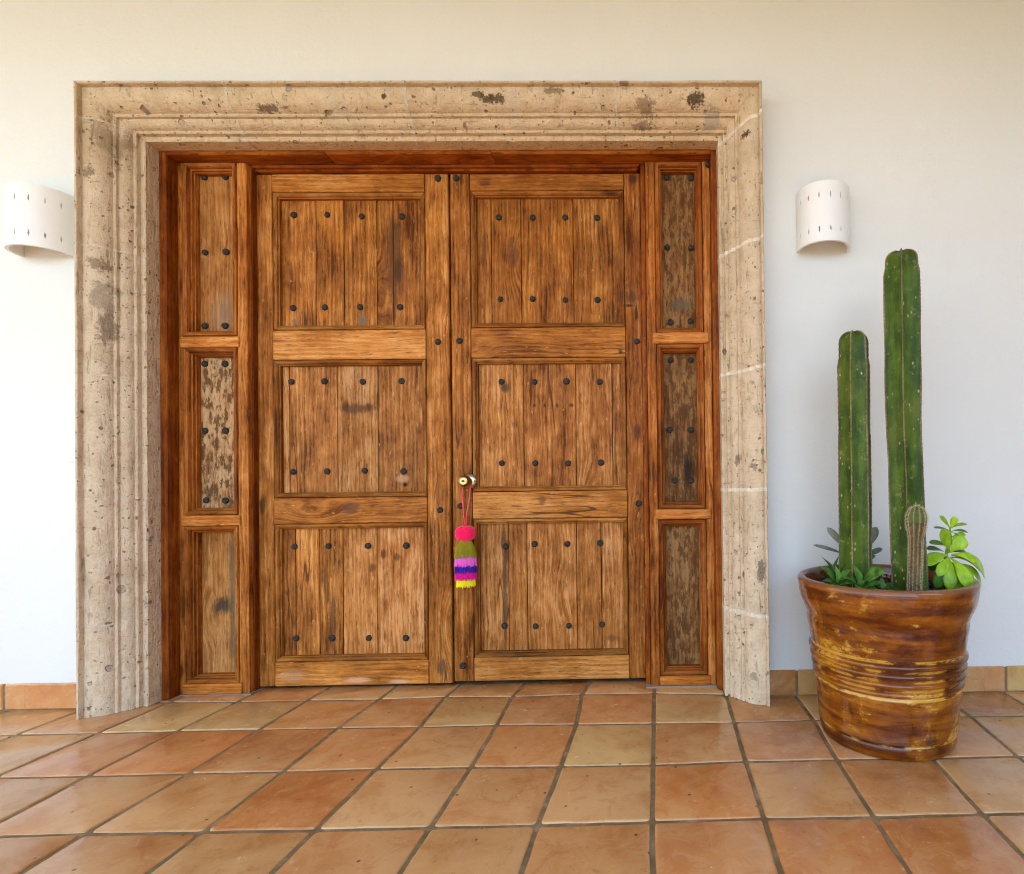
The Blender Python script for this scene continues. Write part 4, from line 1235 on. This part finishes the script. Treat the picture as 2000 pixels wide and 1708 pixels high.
# ------------------------------------------------------------------ wall sconces
def sconce(cx, zc0, zc1, label):
    W2, D, T = 0.1155, 0.125, 0.011
    s = thing("wall_sconce", label, "wall lamp", (cx, 0.0, zc0), "white ceramic wall lamps")
    bm = bmesh.new()
    N = 56
    def arc(a, inner):
        w, d = (W2 - T, D - T) if inner else (W2, D)
        # half ellipse that starts with a short straight return off the wall
        st = 0.012
        return (cx - w * math.cos(a), -st * (0 if False else 1) * min(1.0, math.sin(a) * 6 + 0.0) - (d - st) * math.sin(a))
    prof = [arc(math.pi * i / N, False) for i in range(N + 1)] + [arc(math.pi * i / N, True) for i in range(N, -1, -1)]
    prof[0] = (prof[0][0], -0.0005); prof[N] = (prof[N][0], -0.0005)
    prof[N + 1] = (prof[N + 1][0], -0.0005); prof[-1] = (prof[-1][0], -0.0005)
    zsx = [zc0, zc0 + 0.004, zc1 - 0.004, zc1]
    rings = []
    for k, z in enumerate(zsx):
        rings.append([bm.verts.new((x, y, z)) for x, y in prof])
    m_ = len(prof)
    for r0, r1 in zip(rings, rings[1:]):
        for i in range(m_):
            bm.faces.new((r0[i], r0[(i + 1) % m_], r1[(i + 1) % m_], r1[i]))
    for i in range(N):                    # annular ends, quad by quad
        for rg, flip in ((rings[0], False), (rings[-1], True)):
            q_ = [rg[i], rg[i + 1], rg[m_ - 2 - i], rg[m_ - 1 - i]]
            bm.faces.new(q_ if not flip else list(reversed(q_)))
    bmesh.ops.recalc_face_normals(bm, faces=bm.faces[:])
    me = bpy.data.meshes.new("tmp")
    bm.to_mesh(me); bm.free()
    tmp = bpy.data.objects.new("tmp", me)
    COL.objects.link(tmp)
    cb = bmesh.new()
    for row, zz, offs in ((0, zc1 - 0.060, 0.0), (1, zc0 + 0.052, 0.0)):
        for i in range(7):
            a = math.pi * (0.11 + 0.78 * i / 6)
            x, y = arc(a, False)
            xi, yi = arc(a, True)
            n2 = Vector((-math.cos(a) / W2, -math.sin(a) / D)).normalized()
            tn = Vector((-n2.y, n2.x))
            hw, hh = 0.0036, 0.0145
            tilt = 0.0015 * random.uniform(-1, 1)
            diamond = [(0, -hh), (hw, -hh * 0.15), (hw * 0.5, hh * 0.6), (tilt, hh), (-hw * 0.5, hh * 0.6), (-hw, -hh * 0.15)]
            o1, i1 = [], []
            for (u, w_) in diamond:
                po = Vector((x, y)) + n2 * 0.02 + tn * u
                pi_ = Vector((xi, yi)) - n2 * 0.02 + tn * u
                o1.append(cb.verts.new((po.x, po.y, zz + w_ + offs)))
                i1.append(cb.verts.new((pi_.x, pi_.y, zz + w_ + offs)))
            L_ = len(diamond)
            cb.faces.new(o1); cb.faces.new(list(reversed(i1)))
            for k in range(L_):
                cb.faces.new((o1[k], i1[k], i1[(k + 1) % L_], o1[(k + 1) % L_]))
    bmesh.ops.recalc_face_normals(cb, faces=cb.faces[:])
    cm = bpy.data.meshes.new("cut")
    cb.to_mesh(cm); cb.free()
    cut = bpy.data.objects.new("cut", cm)
    COL.objects.link(cut)
    md = tmp.modifiers.new("cut", 'BOOLEAN')
    md.operation = 'DIFFERENCE'
    md.solver = 'EXACT'
    md.object = cut
    dg = bpy.context.evaluated_depsgraph_get()
    me2 = bpy.data.meshes.new_from_object(tmp.evaluated_get(dg))
    bpy.data.objects.remove(tmp); bpy.data.objects.remove(cut)
    me2.name = "lamp_shade"
    me2.transform(Matrix.Translation((-cx, 0, -zc0)))
    me2.materials.clear(); me2.materials.append(M_CERAMIC)
    sh = bpy.data.objects.new("lamp_shade", me2)
    COL.objects.link(sh); sh.parent = s
    smooth_by_angle(sh, 30)
    bm = bmesh.new()
    box(bm, cx - 0.03, cx + 0.03, -0.012, 0.002, zc0 + 0.09, zc1 - 0.07)
    obj("mounting_plate", bm, M_CERAMIC, s)
    bm = bmesh.new()
    bmesh.ops.create_uvsphere(bm, u_segments=20, v_segments=14, radius=0.026, matrix=Matrix.Translation((cx, -0.055, zc0 + 0.150)))
    bmesh.ops.create_cone(bm, cap_ends=True, segments=18, radius1=0.014, radius2=0.014, depth=0.05, matrix=Matrix.Translation((cx, -0.055, zc0 + 0.106)))
    box(bm, cx - 0.012, cx + 0.012, -0.058, -0.011, zc0 + 0.088, zc0 + 0.100)
    obj("bulb", bm, plain("frosted bulb", (0.75, 0.73, 0.68), 0.4), s, smooth=False)
    return s
sconce(0.768, 1.966, 2.222, "white half round ceramic wall lamp on the bare wall above the cacti")
sconce(-2.621, 1.966, 2.224, "white half round ceramic wall lamp partly hidden behind the left edge of the stone surround")

# ------------------------------------------------------------------ switch plate beside the surround
sw = thing("switch_plate", "thin white switch plate on the wall at the left edge of the stone surround", "light switch", (-2.500, 0, 1.07))
o = obj("plate", beam('Z', -2.540, -2.462, -0.007, 0.001, 1.070, 1.188, ch=0.003, wob=0.0), M_SWITCH, sw)
o = obj("rocker", beam('Z', -2.518, -2.484, -0.0105, -0.006, 1.095, 1.163, ch=0.002, wob=0.0), M_SWITCH, sw)

# ------------------------------------------------------------------ glazed pot
PX, PY = 0.872, -0.358
pot = thing("plant_pot", "large brown and gold glazed clay pot holding cacti, with four rings round its waist", "plant pot", (PX, PY, 0.001))
prof = [(0.215, 0.000), (0.233, 0.002), (0.2365, 0.010), (0.240, 0.030), (0.2415, 0.044), (0.2385, 0.048), (0.2405, 0.055), (0.2450, 0.058), (0.2450, 0.063), (0.2435, 0.070), (0.247, 0.110), (0.254, 0.170), (0.2575, 0.196), (0.259, 0.210)]
for zc in (0.228, 0.2595, 0.291, 0.3225):
    rb = 0.2555 + (zc - 0.22) * 0.135
    prof += [(rb - 0.001, zc - 0.0125), (rb + 0.0035, zc - 0.0095), (rb + 0.0082, zc - 0.005), (rb + 0.0090, zc + 0.001), (rb + 0.0065, zc + 0.0065), (rb, zc + 0.0105)]
prof += [(0.2715, 0.345), (0.276, 0.385), (0.2815, 0.415), (0.2835, 0.432), (0.2830, 0.440), (0.2860, 0.452), (0.2925, 0.470), (0.3020, 0.490), (0.3085, 0.508), (0.3130, 0.532), (0.3165, 0.556), (0.3175, 0.568), (0.3155, 0.578), (0.3090, 0.5835), (0.2980, 0.5845), (0.2885, 0.580), (0.2845, 0.570), (0.280, 0.53), (0.272, 0.48)]
o = obj("pot_body", lathe(prof, PX, PY, 0.001, 96, 0.004), M_POT, pot)
smooth_by_angle(o, 50)
bm = bmesh.new()
N, Mr = 60, 22
rings = []
for j in range(Mr + 1):
    r = 0.284 * j / Mr
    ring = []
    for i in range(N):
        a = 2 * math.pi * i / N
        x, y = r * math.cos(a), r * math.sin(a)
        ring.append(bm.verts.new((PX + x, PY + y, 0.538 + 0.012 * nz(x * 11, y * 11, 1) + 0.008 * nz(x * 40, y * 40, 4))))
    rings.append(ring)
for r0, r1 in zip(rings, rings[1:]):
    for i in range(N):
        bm.faces.new((r0[i], r0[(i + 1) % N], r1[(i + 1) % N], r1[i]))
rs = random.Random(5)
for i in range(160):
    a, r = rs.uniform(0, 6.28), 0.27 * math.sqrt(rs.random())
    bmesh.ops.create_icosphere(bm, subdivisions=1, radius=rs.uniform(0.003, 0.009), matrix=Matrix.Translation((PX + r * math.cos(a), PY + r * math.sin(a), 0.541 + rs.uniform(0, 0.006))))
o = obj("soil", bm, M_SOIL, pot)

# ------------------------------------------------------------------ columnar cacti
def cactus(label, path, radii, nrib, phase, z0, z1, loc, depth=0.20, seed=0, tint=(1, 1, 1)):
    """path: [(z, x, y)], radii: [(z, r)] ; a ribbed column with sharp ribs and a rounded, furrowed top"""
    c_ = thing("column_cactus", label, "cactus", loc)
    def interp(tab, z):
        for a, b in zip(tab, tab[1:]):
            if z <= b[0]:
                f = max(0.0, (z - a[0]) / (b[0] - a[0]))
                f = f * f * (3 - 2 * f)
                return [p + (q - p) * f for p, q in zip(a[1:], b[1:])]
        return list(tab[-1][1:])
    bm = bmesh.new()
    sub = 14
    N = nrib * sub
    H = z1 - z0
    zz = [z0 + H * i / 90 for i in range(86)]
    dome = 0.045
    zz = [z for z in zz if z < z1 - dome]
    nd = 12
    tabl = [(z, 1.0) for z in zz] + [(z1 - dome + dome * math.sin(math.pi / 2 * k / nd), max(0.03, math.cos(math.pi / 2 * k / nd) ** 0.75)) for k in range(0, nd + 1)]
    rings = []
    ribs = [[] for _ in range(nrib)]
    for (z, sc) in tabl:
        x, y = interp(path, z)
        r = interp(radii, z)[0]
        ring = []
        for i in range(N):
            th = phase + 2 * math.pi * i / N
            u = (i % sub) / sub
            q = abs(math.sin(math.pi * u))
            w = 0.014 * nz(z * 9, (i // sub) * 3.1, seed) + 0.008 * nz(z * 40, i * 0.2, seed)
            rr = r * sc * (1 - depth * q ** 0.75 + w)
            # the ribs stand up round the sunken growing tip
            zo = z - (0.012 * q if sc < 1 else 0) * (1 - sc)
            p = Vector((x + rr * math.cos(th), y + rr * math.sin(th), zo))
            ring.append(bm.verts.new(p))
            if i % sub == 0:
                ribs[i // sub].append((p, Vector((math.cos(th), math.sin(th), 0.0 if sc == 1 else (1 - sc)))))
        rings.append(ring)
    for r0, r1 in zip(rings, rings[1:]):
        for i in range(N):
            bm.faces.new((r0[i], r0[(i + 1) % N], r1[(i + 1) % N], r1[i]))
    bm.faces.new(rings[-1])
    body = obj("stem", bm, M_CACTUS, c_, tint)
    smooth_by_angle(body, 60)
    rr_ = random.Random(seed)
    for rb in ribs:
        bm = bmesh.new()
        pts, rad = [], []
        # beaded line of felted areoles running up the rib
        acc = 0.0
        for (p, d), (p2, d2) in zip(rb, rb[1:]):
            n = max(1, int((p2 - p).length / 0.006))
            for k in range(n):
                q = p.lerp(p2, k / n)
                pts.append(q + d.normalized() * 0.0006)
                rad.append(0.0021 + 0.0011 * (len(pts) % 2) + 0.0005 * rr_.random())
        pts.append(rb[-1][0]); rad.append(0.002)
        tube(bm, pts, rad, 5)
        for k in range(0, len(pts) - 1, 2):                  # short spines on every areole
            p = Vector(pts[k])
            out = Vector((p.x - interp(path, p.z)[0], p.y - interp(path, p.z)[1], 0)).normalized()
            for _ in range(3):
                d = (out + Vector((rr_.gauss(0, .5), rr_.gauss(0, .5), rr_.gauss(0.1, .6)))).normalized()
                s_ = d.orthogonal().normalized() * 0.0006
                bm.faces.new((bm.verts.new(p + s_), bm.verts.new(p - s_), bm.verts.new(p + d * rr_.uniform(0.003, 0.0065))))
        obj("areole_line", bm, M_AREOLE, c_, tuple(random.uniform(0.7, 1.1) for _ in range(1)) * 3)
    return c_
cactus("tall green column cactus standing on the right in the pot", [(0.52, 0.941, -0.42), (0.9, 0.938, -0.41), (1.2, 0.934, -0.405), (1.5, 0.937, -0.40), (1.80, 0.940, -0.395)],
       [(0.52, 0.0665), (0.85, 0.0655), (1.05, 0.0640), (1.15, 0.0655), (1.32, 0.0685), (1.42, 0.0670), (1.60, 0.0690), (1.70, 0.0680), (1.735, 0.0610), (1.80, 0.0600)], 6, R_(-113), 0.52, 1.797, (0.941, -0.42, 0.54), seed=2)
cactus("shorter green column cactus standing on the left in the pot", [(0.52, 0.776, -0.33), (1.0, 0.777, -0.335), (1.3, 0.776, -0.34), (1.51, 0.776, -0.345)],
       [(0.52, 0.0605), (0.8, 0.0605), (1.08, 0.0600), (1.15, 0.0575), (1.30, 0.0590), (1.38, 0.0595), (1.415, 0.0540), (1.51, 0.0535)], 6, R_(-121), 0.52, 1.512, (0.776, -0.33, 0.54), seed=8, tint=(1.15, 1.08, 1.1))

# small spiny cactus in front of the tall one
sc_ = thing("spiny_cactus", "small tan spiny cactus with a green crown in front of the tall column cactus", "cactus", (0.918, -0.515, 0.53))
def small_r(z):
    if z < 0.73:
        return 0.0215 + 0.004 * (z - 0.55)
    if z < 0.80:
        f = (z - 0.73) / 0.07
        return 0.0222 + 0.0105 * f * f * (3 - 2 * f)
    f = (z - 0.80) / 0.052
    return 0.0327 * math.sqrt(max(0.0, 1 - f ** 2.4)) + 0.001
def small_c(z):
    f = (z - 0.53) / 0.32
    return 0.913 + 0.012 * f, -0.515 - 0.004 * f
NR = 11
def small_body(za, zb, mat, name):
    bm = bmesh.new()
    rings = []
    n = int((zb - za) / 0.006)
    for j in range(n + 1):
        z = za + (zb - za) * j / n
        x, y = small_c(z)
        ring = []
        for i in range(NR * 8):
            th = 2 * math.pi * i / (NR * 8)
            q = 0.5 + 0.5 * math.cos(NR * th)
            rr = small_r(z) * (0.76 + 0.24 * q)
            ring.append(bm.verts.new((x + rr * math.cos(th), y + rr * math.sin(th), z)))
        rings.append(ring)
    for r0, r1 in zip(rings, rings[1:]):
        for i in range(len(r0)):
            bm.faces.new((r0[i], r0[(i + 1) % len(r0)], r1[(i + 1) % len(r0)], r1[i]))
    bm.faces.new(rings[-1]); bm.faces.new(list(reversed(rings[0])))
    obj(name, bm, mat, sc_, smooth=True)
small_body(0.52, 0.790, M_STEMC, "stem")
small_body(0.7905, 0.8518, M_SMALLC, "crown")
bm = bmesh.new()
rq = random.Random(9)
z = 0.535
while z < 0.853:
    x, y = small_c(z)
    for i in range(NR):
        th = 2 * math.pi * i / NR
        r = small_r(min(z, 0.8515))
        p0 = Vector((x + r * math.cos(th), y + r * math.sin(th), z))
        dens = 7 if z > 0.72 else 6
        for k in range(dens):
            d = Vector((math.cos(th) + rq.gauss(0, .55), math.sin(th) + rq.gauss(0, .55), rq.gauss(0.1, .6) + (0.7 if z > 0.835 else 0))).normalized()
            L = rq.uniform(0.004, 0.0085) if z < 0.76 else rq.uniform(0.006, 0.012)
            s_ = d.orthogonal().normalized() * 0.00062
            s2 = d.cross(s_).normalized() * 0.00062
            a, b, c = bm.verts.new(p0 + s_), bm.verts.new(p0 - s_), bm.verts.new(p0 + s2 * 1.4)
            e = bm.verts.new(p0 + d * L)
            bm.faces.new((a, b, e)); bm.faces.new((b, c, e)); bm.faces.new((c, a, e))
    z += 0.0048
obj("spines", bm, M_SPINE, sc_, kind="stuff")

# ------------------------------------------------------------------ succulents
def leaf(parent, base, tip, width, mat, shape='obovate', face=(0, -1, 0.35), bend=0.0, thick=0.16, tint=None, fold=0.0, name="leaf"):
    b, t_ = Vector(base), Vector(tip)
    ax = t_ - b
    L = ax.length
    ax.normalize()
    fn = Vector(face)
    fn = (fn - ax * fn.dot(ax))
    if fn.length < 1e-3:
        fn = ax.orthogonal()
    fn.normalize()
    sd_ = ax.cross(fn).normalized()
    n, mcol = 12, 6
    bm = bmesh.new()
    tops_, bots = [], []
    for i in range(n + 1):
        f = i / n
        if shape == 'obovate':
            w = (0.16 + 0.84 * math.sin(min(1.0, f * 1.02) ** 1.45 * math.pi * 0.5)) if f < 0.70 else 1.0
            if f < 0.70:
                w = 0.15 + 0.85 * (0.5 - 0.5 * math.cos(math.pi * f / 0.70))
            else:
                w = math.sqrt(max(0.0, 1 - ((f - 0.70) / 0.30) ** 2))
        elif shape == 'lance':
            w = math.sin(math.pi * (0.10 + 0.90 * f) ** 0.9) ** 0.8 if f < 1 else 0
        else:           # broad pointed wedge
            w = (0.62 + 0.38 * math.sin(math.pi * min(1, f / 0.75) * 0.5)) * (1 if f < 0.35 else max(0.0, 1 - ((f - 0.35) / 0.65) ** 1.7))
        w = max(w, 0.02) * width * 0.5
        c_ = b + ax * (L * f) + fn * (bend * L * 4 * f * (1 - f)) - fn * 0.0
        if bend != 0:
            c_ += fn * (-bend * L * 1.2 * f * f)
        rt_, rb_ = [], []
        for k in range(mcol + 1):
            u = -1 + 2 * k / mcol
            th = thick * w * (1 - u * u) + 0.0003
            cup = fold * w * (u * u)
            p = c_ + sd_ * (u * w) + fn * cup
            rt_.append(bm.verts.new(p + fn * th * 0.6))
            rb_.append(bm.verts.new(p - fn * th))
        tops_.append(rt_); bots.append(rb_)
    for i in range(n):
        for k in range(mcol):
            bm.faces.new((tops_[i][k], tops_[i][k + 1], tops_[i + 1][k + 1], tops_[i + 1][k]))
            bm.faces.new((bots[i][k + 1], bots[i][k], bots[i + 1][k], bots[i + 1][k + 1]))
        bm.faces.new((tops_[i][0], tops_[i + 1][0], bots[i + 1][0], bots[i][0]))
        bm.faces.new((tops_[i + 1][mcol], tops_[i][mcol], bots[i][mcol], bots[i + 1][mcol]))
    bm.faces.new(tops_[-1] + list(reversed(bots[-1])))
    bm.faces.new(list(reversed(tops_[0])) + bots[0])
    obj(name, bm, mat, parent, tint, smooth=True)

# bright one at the right rim; s = metres per photo pixel at its distance, u to the right, v up from its stem foot
jd = thing("bright_succulent", "bright lime green succulent with rounded leaves leaning over the right rim of the pot", "succulent", (1.085, -0.44, 0.54))
s1 = 0.001850
def J(u, v, d=0.0):
    return (1.068 + u * s1 * 1.02, -0.44 + d, 0.566 + v * s1)
bm = bmesh.new()
tube(bm, [(1.072, -0.44, 0.535), J(-2, 20), J(0, 50, 0.005), J(6, 80, 0.005), J(9, 112, 0.0)], [0.008, 0.0075, 0.0065, 0.005, 0.003], 8)
obj("stem", bm, M_JADE, jd, (0.9, 0.85, 0.8), smooth=True)
lj = [  # base, tip, width px, bend, tint, face
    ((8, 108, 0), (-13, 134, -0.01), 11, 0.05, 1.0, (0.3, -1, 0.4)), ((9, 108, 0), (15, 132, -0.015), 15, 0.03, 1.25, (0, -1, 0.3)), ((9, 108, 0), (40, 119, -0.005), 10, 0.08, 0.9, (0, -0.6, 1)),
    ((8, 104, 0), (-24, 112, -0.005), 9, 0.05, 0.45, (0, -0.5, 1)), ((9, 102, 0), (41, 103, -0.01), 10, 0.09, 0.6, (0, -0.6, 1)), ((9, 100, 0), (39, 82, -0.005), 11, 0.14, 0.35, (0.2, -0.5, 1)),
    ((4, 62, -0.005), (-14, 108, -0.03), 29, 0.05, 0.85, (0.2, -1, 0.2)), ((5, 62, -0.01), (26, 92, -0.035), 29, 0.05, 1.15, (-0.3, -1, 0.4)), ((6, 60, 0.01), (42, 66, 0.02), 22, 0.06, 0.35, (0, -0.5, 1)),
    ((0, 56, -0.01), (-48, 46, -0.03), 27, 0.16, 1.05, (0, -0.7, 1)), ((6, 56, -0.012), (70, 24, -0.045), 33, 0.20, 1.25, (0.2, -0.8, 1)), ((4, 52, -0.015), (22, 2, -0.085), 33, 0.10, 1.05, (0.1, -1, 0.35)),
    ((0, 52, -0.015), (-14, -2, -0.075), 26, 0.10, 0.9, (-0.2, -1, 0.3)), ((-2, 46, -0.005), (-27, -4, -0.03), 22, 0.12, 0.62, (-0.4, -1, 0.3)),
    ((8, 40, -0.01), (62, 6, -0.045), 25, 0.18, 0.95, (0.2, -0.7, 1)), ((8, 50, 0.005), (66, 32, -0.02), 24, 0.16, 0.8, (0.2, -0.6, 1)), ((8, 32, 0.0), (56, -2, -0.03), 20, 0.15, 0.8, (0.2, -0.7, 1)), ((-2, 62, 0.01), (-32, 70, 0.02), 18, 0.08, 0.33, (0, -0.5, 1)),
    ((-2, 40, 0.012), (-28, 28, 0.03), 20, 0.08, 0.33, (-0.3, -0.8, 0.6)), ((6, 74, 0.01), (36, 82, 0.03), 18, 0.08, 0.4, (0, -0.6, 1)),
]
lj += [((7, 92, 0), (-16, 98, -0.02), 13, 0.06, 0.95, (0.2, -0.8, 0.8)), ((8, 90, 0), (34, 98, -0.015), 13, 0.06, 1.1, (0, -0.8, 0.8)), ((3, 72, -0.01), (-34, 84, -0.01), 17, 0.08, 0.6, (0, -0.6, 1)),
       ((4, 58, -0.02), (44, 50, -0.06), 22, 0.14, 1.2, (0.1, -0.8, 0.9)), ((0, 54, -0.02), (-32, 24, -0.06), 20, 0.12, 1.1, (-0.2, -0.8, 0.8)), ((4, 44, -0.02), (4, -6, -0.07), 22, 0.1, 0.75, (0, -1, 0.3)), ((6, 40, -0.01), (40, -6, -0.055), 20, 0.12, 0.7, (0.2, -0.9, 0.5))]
for b_, t_, w_, bd, tn, fc in lj:
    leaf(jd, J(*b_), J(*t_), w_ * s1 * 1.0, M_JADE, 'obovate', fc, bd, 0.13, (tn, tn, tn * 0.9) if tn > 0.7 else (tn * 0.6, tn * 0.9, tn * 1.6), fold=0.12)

# dark rosettes at the left
s2 = 0.001850
def rosette(label, cx, cy, cz, tips, loc_z=0.535):
    r_ = thing("rosette_succulent", label, "succulent", (cx, cy, loc_z), "dark green rosette succulents")
    for (u, v, d, w_, tn, sh) in tips:
        b_ = (cx + u * s2 * 0.08, cy + d * 0.12, cz - 0.004)
        t_ = (cx + u * s2 * 1.12, cy + d, cz + 0.010 + v * s2 * 1.12)
        leaf(r_, b_, t_, w_ * s2 * 1.2, M_HAW, sh, (-u * 0.01, -0.6 + (0.9 if d > 0.01 else 0), 1.0), 0.10, 0.34, (tn, tn, tn), fold=0.35)
    return r_
rosette("dark green pointed rosette succulent at the left rim of the pot", 0.665, -0.455, 0.572,
        [(-28, 30, 0.0, 20, 0.9, 'wedge'), (-16, 42, 0.03, 14, 0.5, 'wedge'), (2, 42, 0.03, 18, 0.45, 'wedge'), (17, 24, -0.02, 17, 1.0, 'wedge'), (-14, -8, -0.055, 20, 0.9, 'wedge'), (6, 12, -0.05, 16, 0.7, 'wedge'), (-26, 6, -0.02, 18, 0.6, 'wedge'), (20, 4, -0.05, 16, 0.8, 'wedge'), (-4, 28, -0.02, 15, 1.25, 'wedge'), (16, 36, 0.015, 14, 0.6, 'wedge')])
rosette("dark green broad leaved rosette succulent in front of the shorter cactus", 0.738, -0.475, 0.566,
        [(-10, 34, -0.005, 18, 1.0, 'wedge'), (10, 30, 0.02, 18, 0.8, 'wedge'), (36, 30, -0.02, 25, 1.05, 'obovate'), (30, 8, -0.05, 17, 0.8, 'wedge'), (-16, -4, -0.055, 18, 0.9, 'wedge'), (-28, 16, -0.02, 14, 0.8, 'lance'), (18, -4, -0.06, 18, 0.6, 'wedge'), (2, 14, -0.06, 18, 1.2, 'wedge'), (44, 2, -0.03, 14, 0.45, 'lance'), (28, 22, 0.02, 18, 0.7, 'wedge')])
rosette("dark green low rosette succulent against the front of the pot rim between the cacti", 0.800, -0.505, 0.556,
        [(-12, 16, 0, 14, 0.5, 'wedge'), (4, 18, 0.01, 14, 0.6, 'wedge'), (18, 10, -0.01, 14, 0.45, 'lance'), (28, 2, -0.02, 10, 0.4, 'lance'), (-4, 4, -0.045, 14, 0.6, 'wedge'), (12, 0, -0.045, 12, 0.5, 'wedge'), (-20, 4, -0.02, 13, 0.5, 'wedge')])

# grey green paddle plant behind the shorter cactus
gp = thing("paddle_succulent", "grey green paddle leaved succulent behind the shorter cactus", "succulent", (0.835, -0.20, 0.535))
s3 = 0.0020
def Gp(u, v, d=0.0):
    return (0.845 + u * s3, -0.20 + d, 0.600 + v * s3)
bm = bmesh.new()
tube(bm, [(0.835, -0.20, 0.53), Gp(-4, 0), Gp(-8, 22)], [0.007, 0.006, 0.004], 7)
obj("stem", bm, M_GREY, gp, smooth=True)
for b_, t_, w_, bd, tn in (((-4, 20, 0), (36, 78, 0.0), 21, 0.05, 1.0), ((-6, 22, 0.01), (12, 72, 0.03), 24, 0.04, 0.42), ((-2, 14, 0), (44, 36, -0.01), 11, 0.12, 0.75), ((0, 8, 0), (26, 22, -0.02), 10, 0.1, 0.8),
                           ((-20, 24, 0.02), (-62, 78, 0.03), 16, 0.04, 1.1), ((-22, 18, 0.02), (-92, 44, 0.02), 8, 0.06, 0.7), ((2, 4, -0.01), (42, -28, -0.06), 5, 0.25, 0.6)):
    leaf(gp, Gp(*b_), Gp(*t_), w_ * s3, M_GREY, 'obovate', (0.1, -1, 0.5), bd, 0.12, (tn, tn, tn))

bpy.context.view_layer.update()
